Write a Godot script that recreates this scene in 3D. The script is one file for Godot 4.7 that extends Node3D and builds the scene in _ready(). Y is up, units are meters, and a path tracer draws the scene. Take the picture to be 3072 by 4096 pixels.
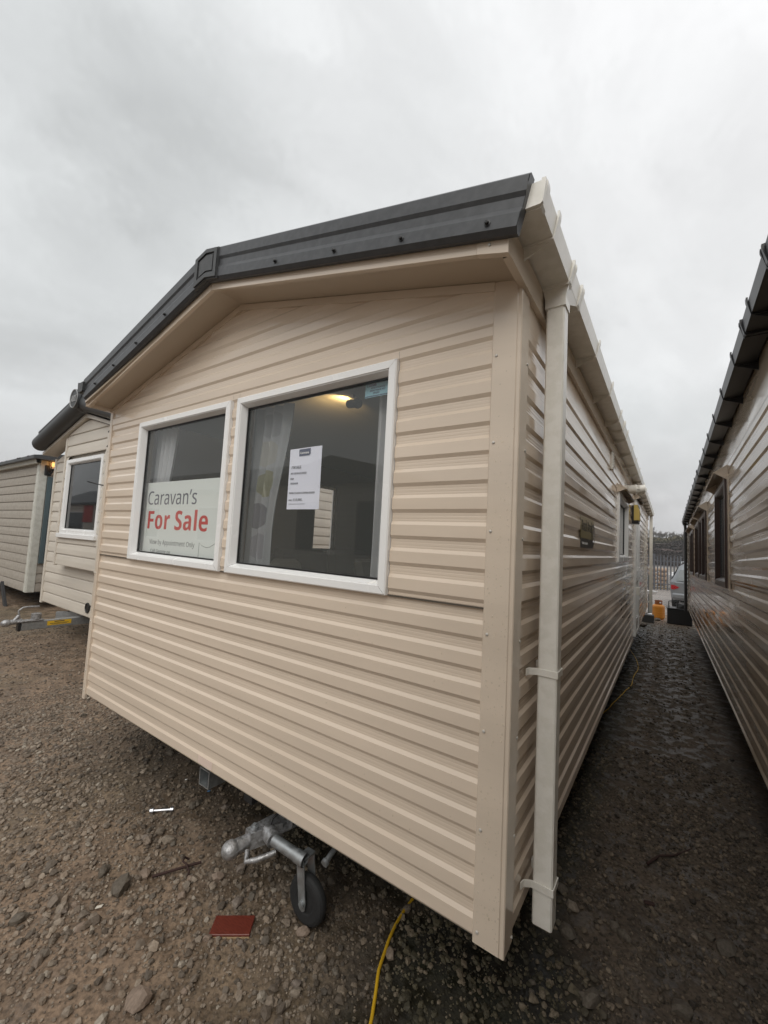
extends Node3D
# A static caravan for sale on a gravel sales yard, overcast day. Units metres, y up.
# The near corner of the caravan stands at the origin; its front faces +z, its long side +x.

const W := 3.05          # caravan width
const L := 10.42         # caravan length
const YB := 0.43         # bottom of the cladding
var M := {}              # materials by name
var rng := RandomNumberGenerator.new()
var hn := FastNoiseLite.new()
var hn2 := FastNoiseLite.new()

# ------------------------------------------------------------------ mesh builder
class MB:
	var v := PackedVector3Array()
	var n := PackedVector3Array()
	var uv := PackedVector2Array()
	var col := PackedColorArray()
	var idx := PackedInt32Array()
	var use_col := false
	var cur := Color(1, 1, 1)
	var xf := Transform3D()
	func vert(p: Vector3, nn: Vector3, t := Vector2.ZERO) -> int:
		v.append(xf * p)
		n.append((xf.basis * nn).normalized())
		uv.append(t)
		if use_col:
			col.append(cur)
		return v.size() - 1
	func tri(a: Vector3, b: Vector3, c: Vector3) -> void:
		var nn := (b - a).cross(c - a)
		if nn.length_squared() < 1e-16:
			return
		nn = nn.normalized()
		var i := vert(a, nn)
		vert(b, nn)
		vert(c, nn)
		idx.append_array(PackedInt32Array([i, i + 2, i + 1]))
	func quad(a: Vector3, b: Vector3, c: Vector3, d: Vector3) -> void:
		var nn := (b - a).cross(c - a)
		if nn.length_squared() < 1e-16:
			nn = (c - a).cross(d - a)
		if nn.length_squared() < 1e-18:
			return
		nn = nn.normalized()
		var i := vert(a, nn, Vector2(0, 1))
		vert(b, nn, Vector2(1, 1))
		vert(c, nn, Vector2(1, 0))
		vert(d, nn, Vector2(0, 0))
		idx.append_array(PackedInt32Array([i, i + 2, i + 1, i, i + 3, i + 2]))
	func box(c: Vector3, s: Vector3, b := Basis()) -> void:
		var x := b.x * s.x * 0.5
		var y := b.y * s.y * 0.5
		var z := b.z * s.z * 0.5
		quad(c - x - y + z, c + x - y + z, c + x + y + z, c - x + y + z)
		quad(c + x - y - z, c - x - y - z, c - x + y - z, c + x + y - z)
		quad(c + x - y + z, c + x - y - z, c + x + y - z, c + x + y + z)
		quad(c - x - y - z, c - x - y + z, c - x + y + z, c - x + y - z)
		quad(c - x + y + z, c + x + y + z, c + x + y - z, c - x + y - z)
		quad(c - x - y - z, c + x - y - z, c + x - y + z, c - x - y + z)
	func bev(c: Vector3, s: Vector3, r := 0.004, b := Basis()) -> void:
		var h := s * 0.5
		r = minf(r, minf(h.x, minf(h.y, h.z)) * 0.98)
		var q := func(sx: float, sy: float, sz: float, ax: int) -> Vector3:
			var p := Vector3(sx * (h.x - (0.0 if ax == 0 else r)), sy * (h.y - (0.0 if ax == 1 else r)), sz * (h.z - (0.0 if ax == 2 else r)))
			return c + b * p
		for s1 in [-1.0, 1.0]:
			quad2(q.call(s1, -1, -1, 0), q.call(s1, 1, -1, 0), q.call(s1, 1, 1, 0), q.call(s1, -1, 1, 0), b.x * s1)
			quad2(q.call(-1, s1, -1, 1), q.call(1, s1, -1, 1), q.call(1, s1, 1, 1), q.call(-1, s1, 1, 1), b.y * s1)
			quad2(q.call(-1, -1, s1, 2), q.call(1, -1, s1, 2), q.call(1, 1, s1, 2), q.call(-1, 1, s1, 2), b.z * s1)
			for s2 in [-1.0, 1.0]:
				quad2(q.call(s1, s2, -1, 0), q.call(s1, s2, 1, 0), q.call(s1, s2, 1, 1), q.call(s1, s2, -1, 1), b.x * s1 + b.y * s2)
				quad2(q.call(s1, -1, s2, 0), q.call(s1, 1, s2, 0), q.call(s1, 1, s2, 2), q.call(s1, -1, s2, 2), b.x * s1 + b.z * s2)
				quad2(q.call(-1, s1, s2, 1), q.call(1, s1, s2, 1), q.call(1, s1, s2, 2), q.call(-1, s1, s2, 2), b.y * s1 + b.z * s2)
				for s3 in [-1.0, 1.0]:
					tri2(q.call(s1, s2, s3, 0), q.call(s1, s2, s3, 1), q.call(s1, s2, s3, 2), b.x * s1 + b.y * s2 + b.z * s3)
	func quad2(a: Vector3, bb: Vector3, c: Vector3, d: Vector3, out: Vector3) -> void:
		if (bb - a).cross(c - a).dot(out) > 0.0:
			quad(a, bb, c, d)
		else:
			quad(a, d, c, bb)
	func tri2(a: Vector3, bb: Vector3, c: Vector3, out: Vector3) -> void:
		if (bb - a).cross(c - a).dot(out) > 0.0:
			tri(a, bb, c)
		else:
			tri(a, c, bb)
	# rounded tube through points, smooth
	func tube(pts: Array, r: float, sides := 10, caps := true, r_end := -1.0) -> void:
		var rows := []
		var up := Vector3.UP
		for i in pts.size():
			var p: Vector3 = pts[i]
			var a: Vector3 = pts[maxi(i - 1, 0)]
			var bb: Vector3 = pts[mini(i + 1, pts.size() - 1)]
			var d := (bb - a).normalized()
			if absf(d.dot(up)) > 0.95:
				up = Vector3.RIGHT if absf(d.x) < 0.8 else Vector3.BACK
			var s := d.cross(up).normalized()
			var t := s.cross(d).normalized()
			up = t
			var rr := r if r_end < 0.0 else lerpf(r, r_end, float(i) / (pts.size() - 1))
			var row := PackedInt32Array()
			for k in sides + 1:
				var an := TAU * k / sides
				var nn := s * cos(an) + t * sin(an)
				row.append(vert(p + nn * rr, nn, Vector2(float(k) / sides, i)))
			rows.append(row)
			if caps and (i == 0 or i == pts.size() - 1):
				var cn := -d if i == 0 else d
				for k in sides:
					var a0 := TAU * k / sides
					var a1 := TAU * (k + 1) / sides
					tri2(p, p + (s * cos(a0) + t * sin(a0)) * rr, p + (s * cos(a1) + t * sin(a1)) * rr, cn)
		for i in rows.size() - 1:
			for k in sides:
				var a: int = rows[i][k]
				var b2: int = rows[i][k + 1]
				var c: int = rows[i + 1][k + 1]
				var d2: int = rows[i + 1][k]
				idx.append_array(PackedInt32Array([a, b2, c, a, c, d2]))
	func cyl(a: Vector3, b: Vector3, r: float, sides := 12, r2 := -1.0) -> void:
		tube([a, b], r, sides, true, r2)
	# surface of revolution: profile of (radius, height) about `axis` frame, flat = faceted profile
	func lathe(prof: Array, o: Vector3, b := Basis(), sides := 20) -> void:
		for i in prof.size() - 1:
			var p: Vector2 = prof[i]
			var q: Vector2 = prof[i + 1]
			var sl := Vector2(q.y - p.y, p.x - q.x)
			if sl.length() < 1e-9:
				continue
			sl = sl.normalized()
			var base := v.size()
			for k in sides + 1:
				var an := TAU * k / sides
				var rad := b.x * cos(an) + b.z * sin(an)
				var nn := rad * sl.x + b.y * sl.y
				vert(o + rad * p.x + b.y * p.y, nn)
				vert(o + rad * q.x + b.y * q.y, nn)
			for k in sides:
				var a := base + k * 2
				idx.append_array(PackedInt32Array([a, a + 2, a + 1, a + 1, a + 2, a + 3]))
	# flat polygon (in the plane of b.x, b.y at o) given thickness along b.z
	func prism(poly: PackedVector2Array, o: Vector3, b: Basis, depth: float) -> void:
		if Geometry2D.is_polygon_clockwise(poly):
			poly.reverse()
		var z := b.z * depth
		var t := Geometry2D.triangulate_polygon(poly)
		for i in range(0, t.size(), 3):
			var a := o + b.x * poly[t[i]].x + b.y * poly[t[i]].y
			var c := o + b.x * poly[t[i + 1]].x + b.y * poly[t[i + 1]].y
			var d := o + b.x * poly[t[i + 2]].x + b.y * poly[t[i + 2]].y
			tri2(a + z, c + z, d + z, b.z)
			tri2(a, c, d, -b.z)
		for i in poly.size():
			var p := o + b.x * poly[i].x + b.y * poly[i].y
			var q := o + b.x * poly[(i + 1) % poly.size()].x + b.y * poly[(i + 1) % poly.size()].y
			quad(p, q, q + z, p + z)
	# open profile (x, y in the plane of b.x, b.y) swept along b.z
	func sweep(prof: Array, o: Vector3, b: Basis, length: float, closed := false) -> void:
		var m := prof.size()
		for i in (m if closed else m - 1):
			var p: Vector2 = prof[i]
			var q: Vector2 = prof[(i + 1) % m]
			var a := o + b.x * p.x + b.y * p.y
			var c := o + b.x * q.x + b.y * q.y
			quad(a, c, c + b.z * length, a + b.z * length)
	func ball(c: Vector3, r: Vector3, b := Basis(), rings := 8, seg := 14, from_v := 0.0, to_v := 1.0) -> void:
		var base := v.size()
		for i in rings + 1:
			var th := PI * lerpf(from_v, to_v, float(i) / rings)
			for k in seg + 1:
				var ph := TAU * k / seg
				var d := Vector3(sin(th) * cos(ph), cos(th), sin(th) * sin(ph))
				vert(c + b * (d * r), b * (d / r))
		for i in rings:
			for k in seg:
				var a := base + i * (seg + 1) + k
				idx.append_array(PackedInt32Array([a, a + seg + 1, a + 1, a + 1, a + seg + 1, a + seg + 2]))
	func mesh() -> ArrayMesh:
		var arr := []
		arr.resize(Mesh.ARRAY_MAX)
		arr[Mesh.ARRAY_VERTEX] = v
		arr[Mesh.ARRAY_NORMAL] = n
		arr[Mesh.ARRAY_TEX_UV] = uv
		if use_col:
			arr[Mesh.ARRAY_COLOR] = col
		arr[Mesh.ARRAY_INDEX] = idx
		var am := ArrayMesh.new()
		am.add_surface_from_arrays(Mesh.PRIMITIVE_TRIANGLES, arr)
		return am

func mb() -> MB:
	return MB.new()

func obj(called: String, b: MB, m: Material, parent: Node = self) -> MeshInstance3D:
	var o := MeshInstance3D.new()
	o.name = called
	o.mesh = b.mesh()
	o.material_override = m
	parent.add_child(o, true)
	return o

func inst(called: String, me: Mesh, m: Material, parent: Node, t := Transform3D()) -> MeshInstance3D:
	var o := MeshInstance3D.new()
	o.name = called
	o.mesh = me
	o.material_override = m
	o.transform = t
	parent.add_child(o, true)
	return o

func part(called: String, parent: Node, at := Vector3.ZERO) -> Node3D:
	var o := Node3D.new()
	o.name = called
	o.position = at
	parent.add_child(o, true)
	return o

func tag(o: Node, label: String, category: String, group := "") -> void:
	o.set_meta("label", label)
	o.set_meta("category", category)
	if group != "":
		o.set_meta("group", group)

func thing(called: String, label: String, category: String, at := Vector3.ZERO, group := "") -> Node3D:
	var o := part(called, self, at)
	tag(o, label, category, group)
	return o

func text(called: String, s: String, font: Font, h: float, w: float, m: Material, parent: Node, at: Vector3, b := Basis(), align := 0) -> void:
	# h: height of the letters' box, w: its width (0 keeps the font's own); at: left end (align 0) or middle (1), vertical middle
	var tm := TextMesh.new()
	tm.text = s
	tm.font = font
	tm.font_size = 64
	tm.pixel_size = 0.01
	tm.depth = 0.02
	tm.curve_step = 2.0
	var bb := tm.get_aabb()
	var ky := h / bb.size.y
	var kx := ky if w <= 0.0 else w / bb.size.x
	var o := MeshInstance3D.new()
	o.name = called
	o.mesh = tm
	o.material_override = m
	var mid := bb.get_center()
	var bs := Basis(b.x * kx, b.y * ky, b.z * 0.03)
	var shift := Vector3(bb.position.x if align == 0 else mid.x, mid.y, mid.z)
	o.transform = Transform3D(bs, at - bs * shift)
	parent.add_child(o, true)

# ------------------------------------------------------------------ textures and materials
func ramp(cols: Array, offs: Array) -> Gradient:
	var g := Gradient.new()
	g.offsets = PackedFloat32Array(offs)
	var pc := PackedColorArray()
	for c in cols:
		pc.append((c as Color).linear_to_srgb())
	g.colors = pc
	return g

func raw_ramp(lo: float, hi: float, o0: float, o1: float) -> Gradient:   # for roughness maps: values as they are
	var g := Gradient.new()
	g.offsets = PackedFloat32Array([o0, o1])
	g.colors = PackedColorArray([Color(lo, lo, lo), Color(hi, hi, hi)])
	return g

func noise_tex(sd: int, freq: float, oct := 5, grad: Gradient = null, size := 512, kind := FastNoiseLite.TYPE_SIMPLEX_SMOOTH, as_normal := 0.0) -> NoiseTexture2D:
	var f := FastNoiseLite.new()
	f.seed = sd
	f.noise_type = kind
	f.frequency = freq
	f.fractal_octaves = oct
	f.fractal_gain = 0.55
	var t := NoiseTexture2D.new()
	t.width = size
	t.height = size
	t.seamless = true
	t.noise = f
	if grad:
		t.color_ramp = grad
	if as_normal > 0.0:
		t.as_normal_map = true
		t.bump_strength = as_normal
	return t

func lin(r: float, g: float, b: float) -> Color:
	return Color(r, g, b).linear_to_srgb()

func mat(called: String, c: Color, rough: float, metal := 0.0) -> StandardMaterial3D:
	var m := StandardMaterial3D.new()
	m.resource_name = called
	m.albedo_color = c
	m.roughness = rough
	m.metallic = metal
	M[called] = m
	return m

func tri_map(m: StandardMaterial3D, scale: float) -> void:
	m.uv1_triplanar = true
	m.uv1_world_triplanar = true
	m.uv1_scale = Vector3.ONE * scale

func materials() -> void:
	var g1 := func(lo: float, hi: float) -> Gradient: return ramp([Color(lo, lo, lo), Color(hi, hi, hi)], [0.25, 0.75])
	var soft := noise_tex(11, 0.008, 5, g1.call(0.92, 1.0), 512)
	var rough_map := noise_tex(12, 0.012, 5, raw_ramp(0.07, 0.18, 0.3, 0.72), 512)
	var wave := noise_tex(13, 0.006, 3, null, 512, FastNoiseLite.TYPE_SIMPLEX_SMOOTH, 5.0)
	for a in [["cladding", Vector3(0.735, 0.62, 0.505)], ["cladding_shaded", Vector3(0.42, 0.345, 0.26)], ["trim", Vector3(0.71, 0.605, 0.495)], ["cladding_pale", Vector3(0.66, 0.605, 0.53)]]:  # second entry: the main beige darkened, alley shade put into its colour
		var c: Vector3 = a[1]
		var m := mat(a[0], lin(c.x, c.y, c.z), 1.0)
		m.albedo_texture = soft
		m.roughness_texture = rough_map
		m.normal_enabled = true
		m.normal_texture = wave
		m.normal_scale = 0.10
		tri_map(m, 0.9)
		m.uv1_scale = Vector3(0.13, 0.9, 0.13)   # sheets vary along their length in long streaks
	M.cladding_pale.roughness_texture = noise_tex(30, 0.012, 4, raw_ramp(0.42, 0.6, 0.3, 0.72), 256)
	var trim_edge := mat("seam", lin(0.10, 0.085, 0.07), 0.7)
	trim_edge.metallic_specular = 0.3
	var grime := noise_tex(14, 0.02, 5, ramp([Color(0.93, 0.925, 0.91), Color(1, 1, 1)], [0.3, 0.6]), 512)
	var gut := mat("gutter_cream", lin(0.86, 0.84, 0.785), 0.3)
	gut.albedo_texture = grime
	tri_map(gut, 1.3)
	var wf := mat("white_frame", lin(0.88, 0.88, 0.875), 0.28)
	wf.roughness_texture = noise_tex(33, 0.02, 4, raw_ramp(0.6, 1.0, 0.3, 0.7), 256)
	tri_map(wf, 0.7)
	var roof_n := noise_tex(15, 0.05, 4, g1.call(0.75, 1.0), 512)
	var rm := mat("roof_dark", lin(0.066, 0.069, 0.075), 0.42)
	rm.albedo_texture = roof_n
	tri_map(rm, 0.8)
	var rm2 := mat("roof_moulded", lin(0.062, 0.064, 0.066), 0.5)
	rm2.albedo_texture = roof_n
	tri_map(rm2, 1.2)
	mat("black_plastic", lin(0.018, 0.018, 0.019), 0.4)
	mat("badge_letters", lin(0.30, 0.30, 0.30), 0.4)
	var rb := mat("rubber", lin(0.022, 0.022, 0.023), 0.75)
	rb.albedo_texture = roof_n
	tri_map(rb, 3.0)
	var galv := mat("galvanised", lin(0.44, 0.46, 0.47), 1.0, 0.75)
	galv.roughness_texture = noise_tex(16, 0.03, 4, raw_ramp(0.36, 0.6, 0.3, 0.7), 256)
	galv.albedo_texture = noise_tex(17, 0.03, 5, g1.call(0.82, 1.0), 256)
	tri_map(galv, 3.0)
	var silv := mat("cast_silver", lin(0.46, 0.46, 0.47), 1.0, 0.7)
	silv.roughness_texture = galv.roughness_texture
	silv.albedo_texture = noise_tex(31, 0.035, 5, ramp([Color(0.55, 0.54, 0.52), Color(1, 1, 1)], [0.28, 0.55]), 256)
	silv.normal_enabled = true
	silv.normal_texture = noise_tex(32, 0.06, 4, null, 256, FastNoiseLite.TYPE_SIMPLEX_SMOOTH, 4.0)
	silv.normal_scale = 0.5
	tri_map(silv, 4.0)
	mat("rivet_head", lin(0.58, 0.56, 0.52), 0.3, 0.2)
	mat("chrome", lin(0.62, 0.62, 0.64), 0.28, 1.0)
	var dst := mat("dark_steel", lin(0.05, 0.05, 0.052), 0.6, 0.3)
	dst.albedo_texture = galv.albedo_texture
	tri_map(dst, 2.0)
	mat("underside", lin(0.05, 0.05, 0.05), 0.9)
	var glass := mat("glass", Color(0.93, 0.96, 0.95, 0.06), 0.015)
	glass.transparency = BaseMaterial3D.TRANSPARENCY_ALPHA
	var glass2 := mat("lamp_glass", Color(1.0, 0.93, 0.8, 0.12), 0.1)
	glass2.transparency = BaseMaterial3D.TRANSPARENCY_ALPHA
	mat("frosted_glass", lin(0.22, 0.24, 0.25), 0.04)
	mat("dark_glass", lin(0.02, 0.022, 0.024), 0.03)
	var br := mat("brown_frame", lin(0.055, 0.032, 0.027), 0.35)
	br.albedo_texture = grime
	tri_map(br, 1.0)
	mat("banner_white", lin(0.70, 0.74, 0.71), 0.55)
	mat("ink_grey", lin(0.11, 0.11, 0.14), 0.6)
	mat("ink_red", lin(0.52, 0.045, 0.035), 0.6)
	mat("ink_thin", lin(0.10, 0.105, 0.11), 0.6)
	mat("paper", lin(0.74, 0.76, 0.86), 0.7)
	mat("ink_black", lin(0.05, 0.05, 0.06), 0.6)
	mat("ink_navy", lin(0.05, 0.06, 0.12), 0.6)
	mat("ink_white", lin(0.8, 0.8, 0.8), 0.6)
	mat("sticker_blue", lin(0.22, 0.46, 0.54), 0.4)
	mat("sticker_pink", lin(0.74, 0.60, 0.52), 0.5)
	mat("sticker_yellow", lin(0.80, 0.50, 0.03), 0.45)
	mat("sticker_gold", lin(0.40, 0.335, 0.20), 0.3)
	mat("sticker_gold_dark", lin(0.24, 0.20, 0.085), 0.35)
	mat("sticker_black", lin(0.02, 0.02, 0.022), 0.3)
	mat("meter_yellow", lin(0.56, 0.42, 0.12), 0.5)
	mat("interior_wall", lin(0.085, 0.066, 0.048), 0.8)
	mat("soffit", lin(0.50, 0.42, 0.33), 0.3)  # trim beige darkened: shade of the overhang put into the colour
	mat("interior_ceiling", lin(0.42, 0.40, 0.37), 0.8)
	mat("interior_floor", lin(0.05, 0.04, 0.032), 0.8)
	mat("sofa_dark", lin(0.09, 0.085, 0.08), 0.9)
	mat("sofa_light", lin(0.28, 0.29, 0.28), 0.9)
	var ce := mat("cable_yellow", lin(0.62, 0.37, 0.02), 0.45)
	ce.metallic_specular = 0.4
	mat("teal_shutter", lin(0.085, 0.125, 0.14), 0.6).albedo_texture = soft
	tri_map(M.teal_shutter, 1.0)
	var lamp := mat("lamp_glow", lin(1.0, 0.55, 0.16), 0.4)
	lamp.emission_enabled = true
	lamp.emission = lin(1.0, 0.55, 0.17)
	lamp.emission_energy_multiplier = 1.3
	var spot_face := mat("spot_lamp_glow", lin(1, 0.85, 0.6), 0.4)
	spot_face.emission_enabled = true
	spot_face.emission = lin(1.0, 0.80, 0.5)
	spot_face.emission_energy_multiplier = 2.0
	var board := mat("board_weathered", lin(0.39, 0.355, 0.31), 0.75)
	board.albedo_texture = noise_tex(18, 0.02, 5, ramp([Color(0.88, 0.875, 0.86), Color(1, 1, 1)], [0.28, 0.62]), 512)
	tri_map(board, 0.8)
	var cw := mat("corner_white", lin(0.60, 0.60, 0.55), 0.6)
	cw.albedo_texture = board.albedo_texture
	tri_map(cw, 0.8)
	var og := mat("bottle_orange", lin(0.62, 0.24, 0.03), 0.42)
	og.albedo_texture = grime
	tri_map(og, 2.0)
	mat("bottle_collar", lin(0.26, 0.085, 0.025), 0.55)
	var pal := mat("fence_steel", lin(0.11, 0.115, 0.13), 0.55, 0.2)
	pal.albedo_texture = grime
	tri_map(pal, 1.0)
	mat("wire", lin(0.14, 0.15, 0.15), 0.5, 0.5)
	mat("car_silver", lin(0.25, 0.265, 0.28), 0.25, 0.35)
	mat("car_glass", lin(0.10, 0.12, 0.13), 0.05)
	mat("tail_red", lin(0.35, 0.01, 0.015), 0.15)
	mat("wood_red", lin(0.17, 0.036, 0.022), 0.38)
	M.wood_red.albedo_texture = noise_tex(19, 0.03, 4, ramp([Color(0.72, 0.68, 0.68), Color(1, 1, 1)], [0.3, 0.6]), 256)
	tri_map(M.wood_red, 6.0)
	M.wood_red.uv1_scale = Vector3(3.0, 3.0, 22.0)
	mat("wood_raw", lin(0.42, 0.30, 0.17), 0.8)
	mat("rust", lin(0.045, 0.022, 0.018), 0.85)
	mat("sack_brown", lin(0.36, 0.26, 0.19), 0.9)
	mat("sheet_white", lin(0.72, 0.73, 0.75), 0.6)
	mat("bark", lin(0.12, 0.105, 0.09), 0.95)
	mat("twigs", lin(0.14, 0.118, 0.098), 0.95)
	var scrub := mat("scrub", lin(0.072, 0.062, 0.038), 0.95)
	scrub.vertex_color_use_as_albedo = true
	scrub.albedo_color = Color(1, 1, 1)
	var hm := mat("hillside", Color(1, 1, 1), 1.0)
	hm.vertex_color_use_as_albedo = true
	hm.metallic_specular = 0.05
	M.scrub.metallic_specular = 0.1
	# bare ground: fine dirt grain over broad patches
	var gd := mat("dirt", Color(1, 1, 1), 1.0)
	gd.vertex_color_use_as_albedo = true
	gd.albedo_texture = noise_tex(21, 0.03, 6, ramp([Color(0.46, 0.45, 0.43), Color(0.78, 0.76, 0.74), Color(1, 0.98, 0.95)], [0.25, 0.5, 0.78]), 1024)
	gd.detail_enabled = true
	gd.detail_blend_mode = BaseMaterial3D.BLEND_MODE_MUL
	gd.detail_albedo = noise_tex(22, 0.006, 4, ramp([Color(0.66, 0.66, 0.66), Color(1, 1, 1)], [0.3, 0.65]), 512)
	gd.roughness_texture = noise_tex(23, 0.012, 4, raw_ramp(0.36, 0.88, 0.34, 0.58), 512)
	gd.normal_enabled = true
	gd.normal_texture = noise_tex(24, 0.04, 6, null, 1024, FastNoiseLite.TYPE_SIMPLEX_SMOOTH, 6.0)
	gd.normal_scale = 0.55
	gd.uv2_triplanar = true
	gd.uv2_world_triplanar = true
	gd.uv2_scale = Vector3.ONE * 0.23
	tri_map(gd, 1.15)
	var st := mat("stone", Color(1, 1, 1), 0.72)
	st.vertex_color_use_as_albedo = true
	st.albedo_texture = noise_tex(25, 0.03, 5, ramp([Color(0.7, 0.69, 0.67), Color(1, 1, 1)], [0.3, 0.65]), 256)
	tri_map(st, 9.0)
	for k in 6:
		var c: Vector3 = [Vector3(0.25, 0.195, 0.15), Vector3(0.20, 0.158, 0.122), Vector3(0.28, 0.23, 0.18), Vector3(0.13, 0.108, 0.084), Vector3(0.215, 0.175, 0.145), Vector3(0.26, 0.195, 0.15)][k]
		var sm := mat("stone_%d" % k, lin(c.x, c.y, c.z), 0.7)
		sm.albedo_texture = st.albedo_texture
		tri_map(sm, 9.0)

# ------------------------------------------------------------------ sky
func make_sky() -> PanoramaSkyMaterial:
	var w := 1024
	var h := 512
	var im := Image.create(w, h, false, Image.FORMAT_RGBF)
	var f := FastNoiseLite.new()
	f.seed = 5
	f.frequency = 0.5
	f.fractal_octaves = 5
	f.fractal_gain = 0.5
	f.domain_warp_enabled = true
	f.domain_warp_amplitude = 0.5
	f.domain_warp_frequency = 0.7
	var f2 := FastNoiseLite.new()
	f2.seed = 9
	f2.frequency = 0.35
	f2.fractal_octaves = 3
	for y in h:
		var el := PI * (0.5 - (y + 0.5) / h)
		for x in w:
			var az := TAU * (x + 0.5) / w
			var d := Vector3(sin(az) * cos(el), sin(el), cos(az) * cos(el))
			if d.y <= 0.0:
				im.set_pixel(x, y, Color(0.13, 0.115, 0.10))
				continue
			var q := Vector3(d.x, 0, d.z) / (d.y + 0.35) * 1.6
			var r1 := q.x * 0.35 + q.z * 0.94
			var r2 := q.z * 0.35 - q.x * 0.94
			var c1 := f.get_noise_3d(r1 * 0.85, 0.0, r2 * 1.35)
			var c2 := f2.get_noise_3d(q.x, 3.0, q.z)
			var base := lerpf(0.45, 0.795, smoothstep(0.0, 0.38, d.y))
			var l := base * (1.0 + 0.36 * c1 + 0.26 * c2)
			var tint := clampf(0.5 + c2 * 1.2, 0, 1)
			im.set_pixel(x, y, Color(l * lerpf(0.96, 0.99, tint), l * lerpf(0.99, 0.99, tint), l * lerpf(1.0, 1.0, tint)))
	var p := PanoramaSkyMaterial.new()
	p.panorama = ImageTexture.create_from_image(im)
	return p

# ------------------------------------------------------------------ ground
func ground_y(x: float, z: float) -> float:
	var base := 0.0
	if z < -2.0:
		base = -0.0165 * minf(-z - 2.0, 13.0)
	if z < -60.0:   # the far bank
		var d := -z
		base += 7.2 * smoothstep(120.0, 185.0, d) + 2.2 * smoothstep(190.0, 240.0, d) - 0.0
		base += (0.25 * sin(d * 0.21 + x * 0.02) + 1.5 * hn.get_noise_2d(x * 0.11, d * 0.05)) * smoothstep(110, 170, d)
	var near := clampf(1.0 - (Vector2(x, z).length() - 8.0) / 20.0, 0.15, 1.0)
	base += hn.get_noise_2d(x, z) * 0.035 * near + hn2.get_noise_2d(x, z) * 0.011 * near
	# scraped-up spoil along the front of the caravan and at its left corner
	base += 0.05 * exp(-pow((x + 2.6) / 0.8, 2) - pow((z + 0.55) / 0.35, 2))
	return base

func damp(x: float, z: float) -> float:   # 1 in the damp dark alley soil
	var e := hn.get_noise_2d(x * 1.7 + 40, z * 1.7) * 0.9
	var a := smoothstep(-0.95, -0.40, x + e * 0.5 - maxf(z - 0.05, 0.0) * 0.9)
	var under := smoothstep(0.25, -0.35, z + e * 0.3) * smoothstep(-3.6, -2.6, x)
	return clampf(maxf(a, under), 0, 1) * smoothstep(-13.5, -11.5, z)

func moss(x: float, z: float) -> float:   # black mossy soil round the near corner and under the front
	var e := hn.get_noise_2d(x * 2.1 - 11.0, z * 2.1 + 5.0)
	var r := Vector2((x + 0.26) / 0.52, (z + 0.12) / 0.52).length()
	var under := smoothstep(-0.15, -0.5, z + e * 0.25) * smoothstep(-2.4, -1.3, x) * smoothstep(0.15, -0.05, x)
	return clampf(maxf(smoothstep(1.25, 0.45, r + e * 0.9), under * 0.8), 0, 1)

func axis_list(spans: Array) -> PackedFloat32Array:
	var out := PackedFloat32Array()
	for s in spans:
		var n: int = maxi(1, int(round((s[1] - s[0]) / s[2])))
		for i in n:
			out.append(lerpf(s[0], s[1], float(i) / n))
	out.append(spans[-1][1])
	return out

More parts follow.
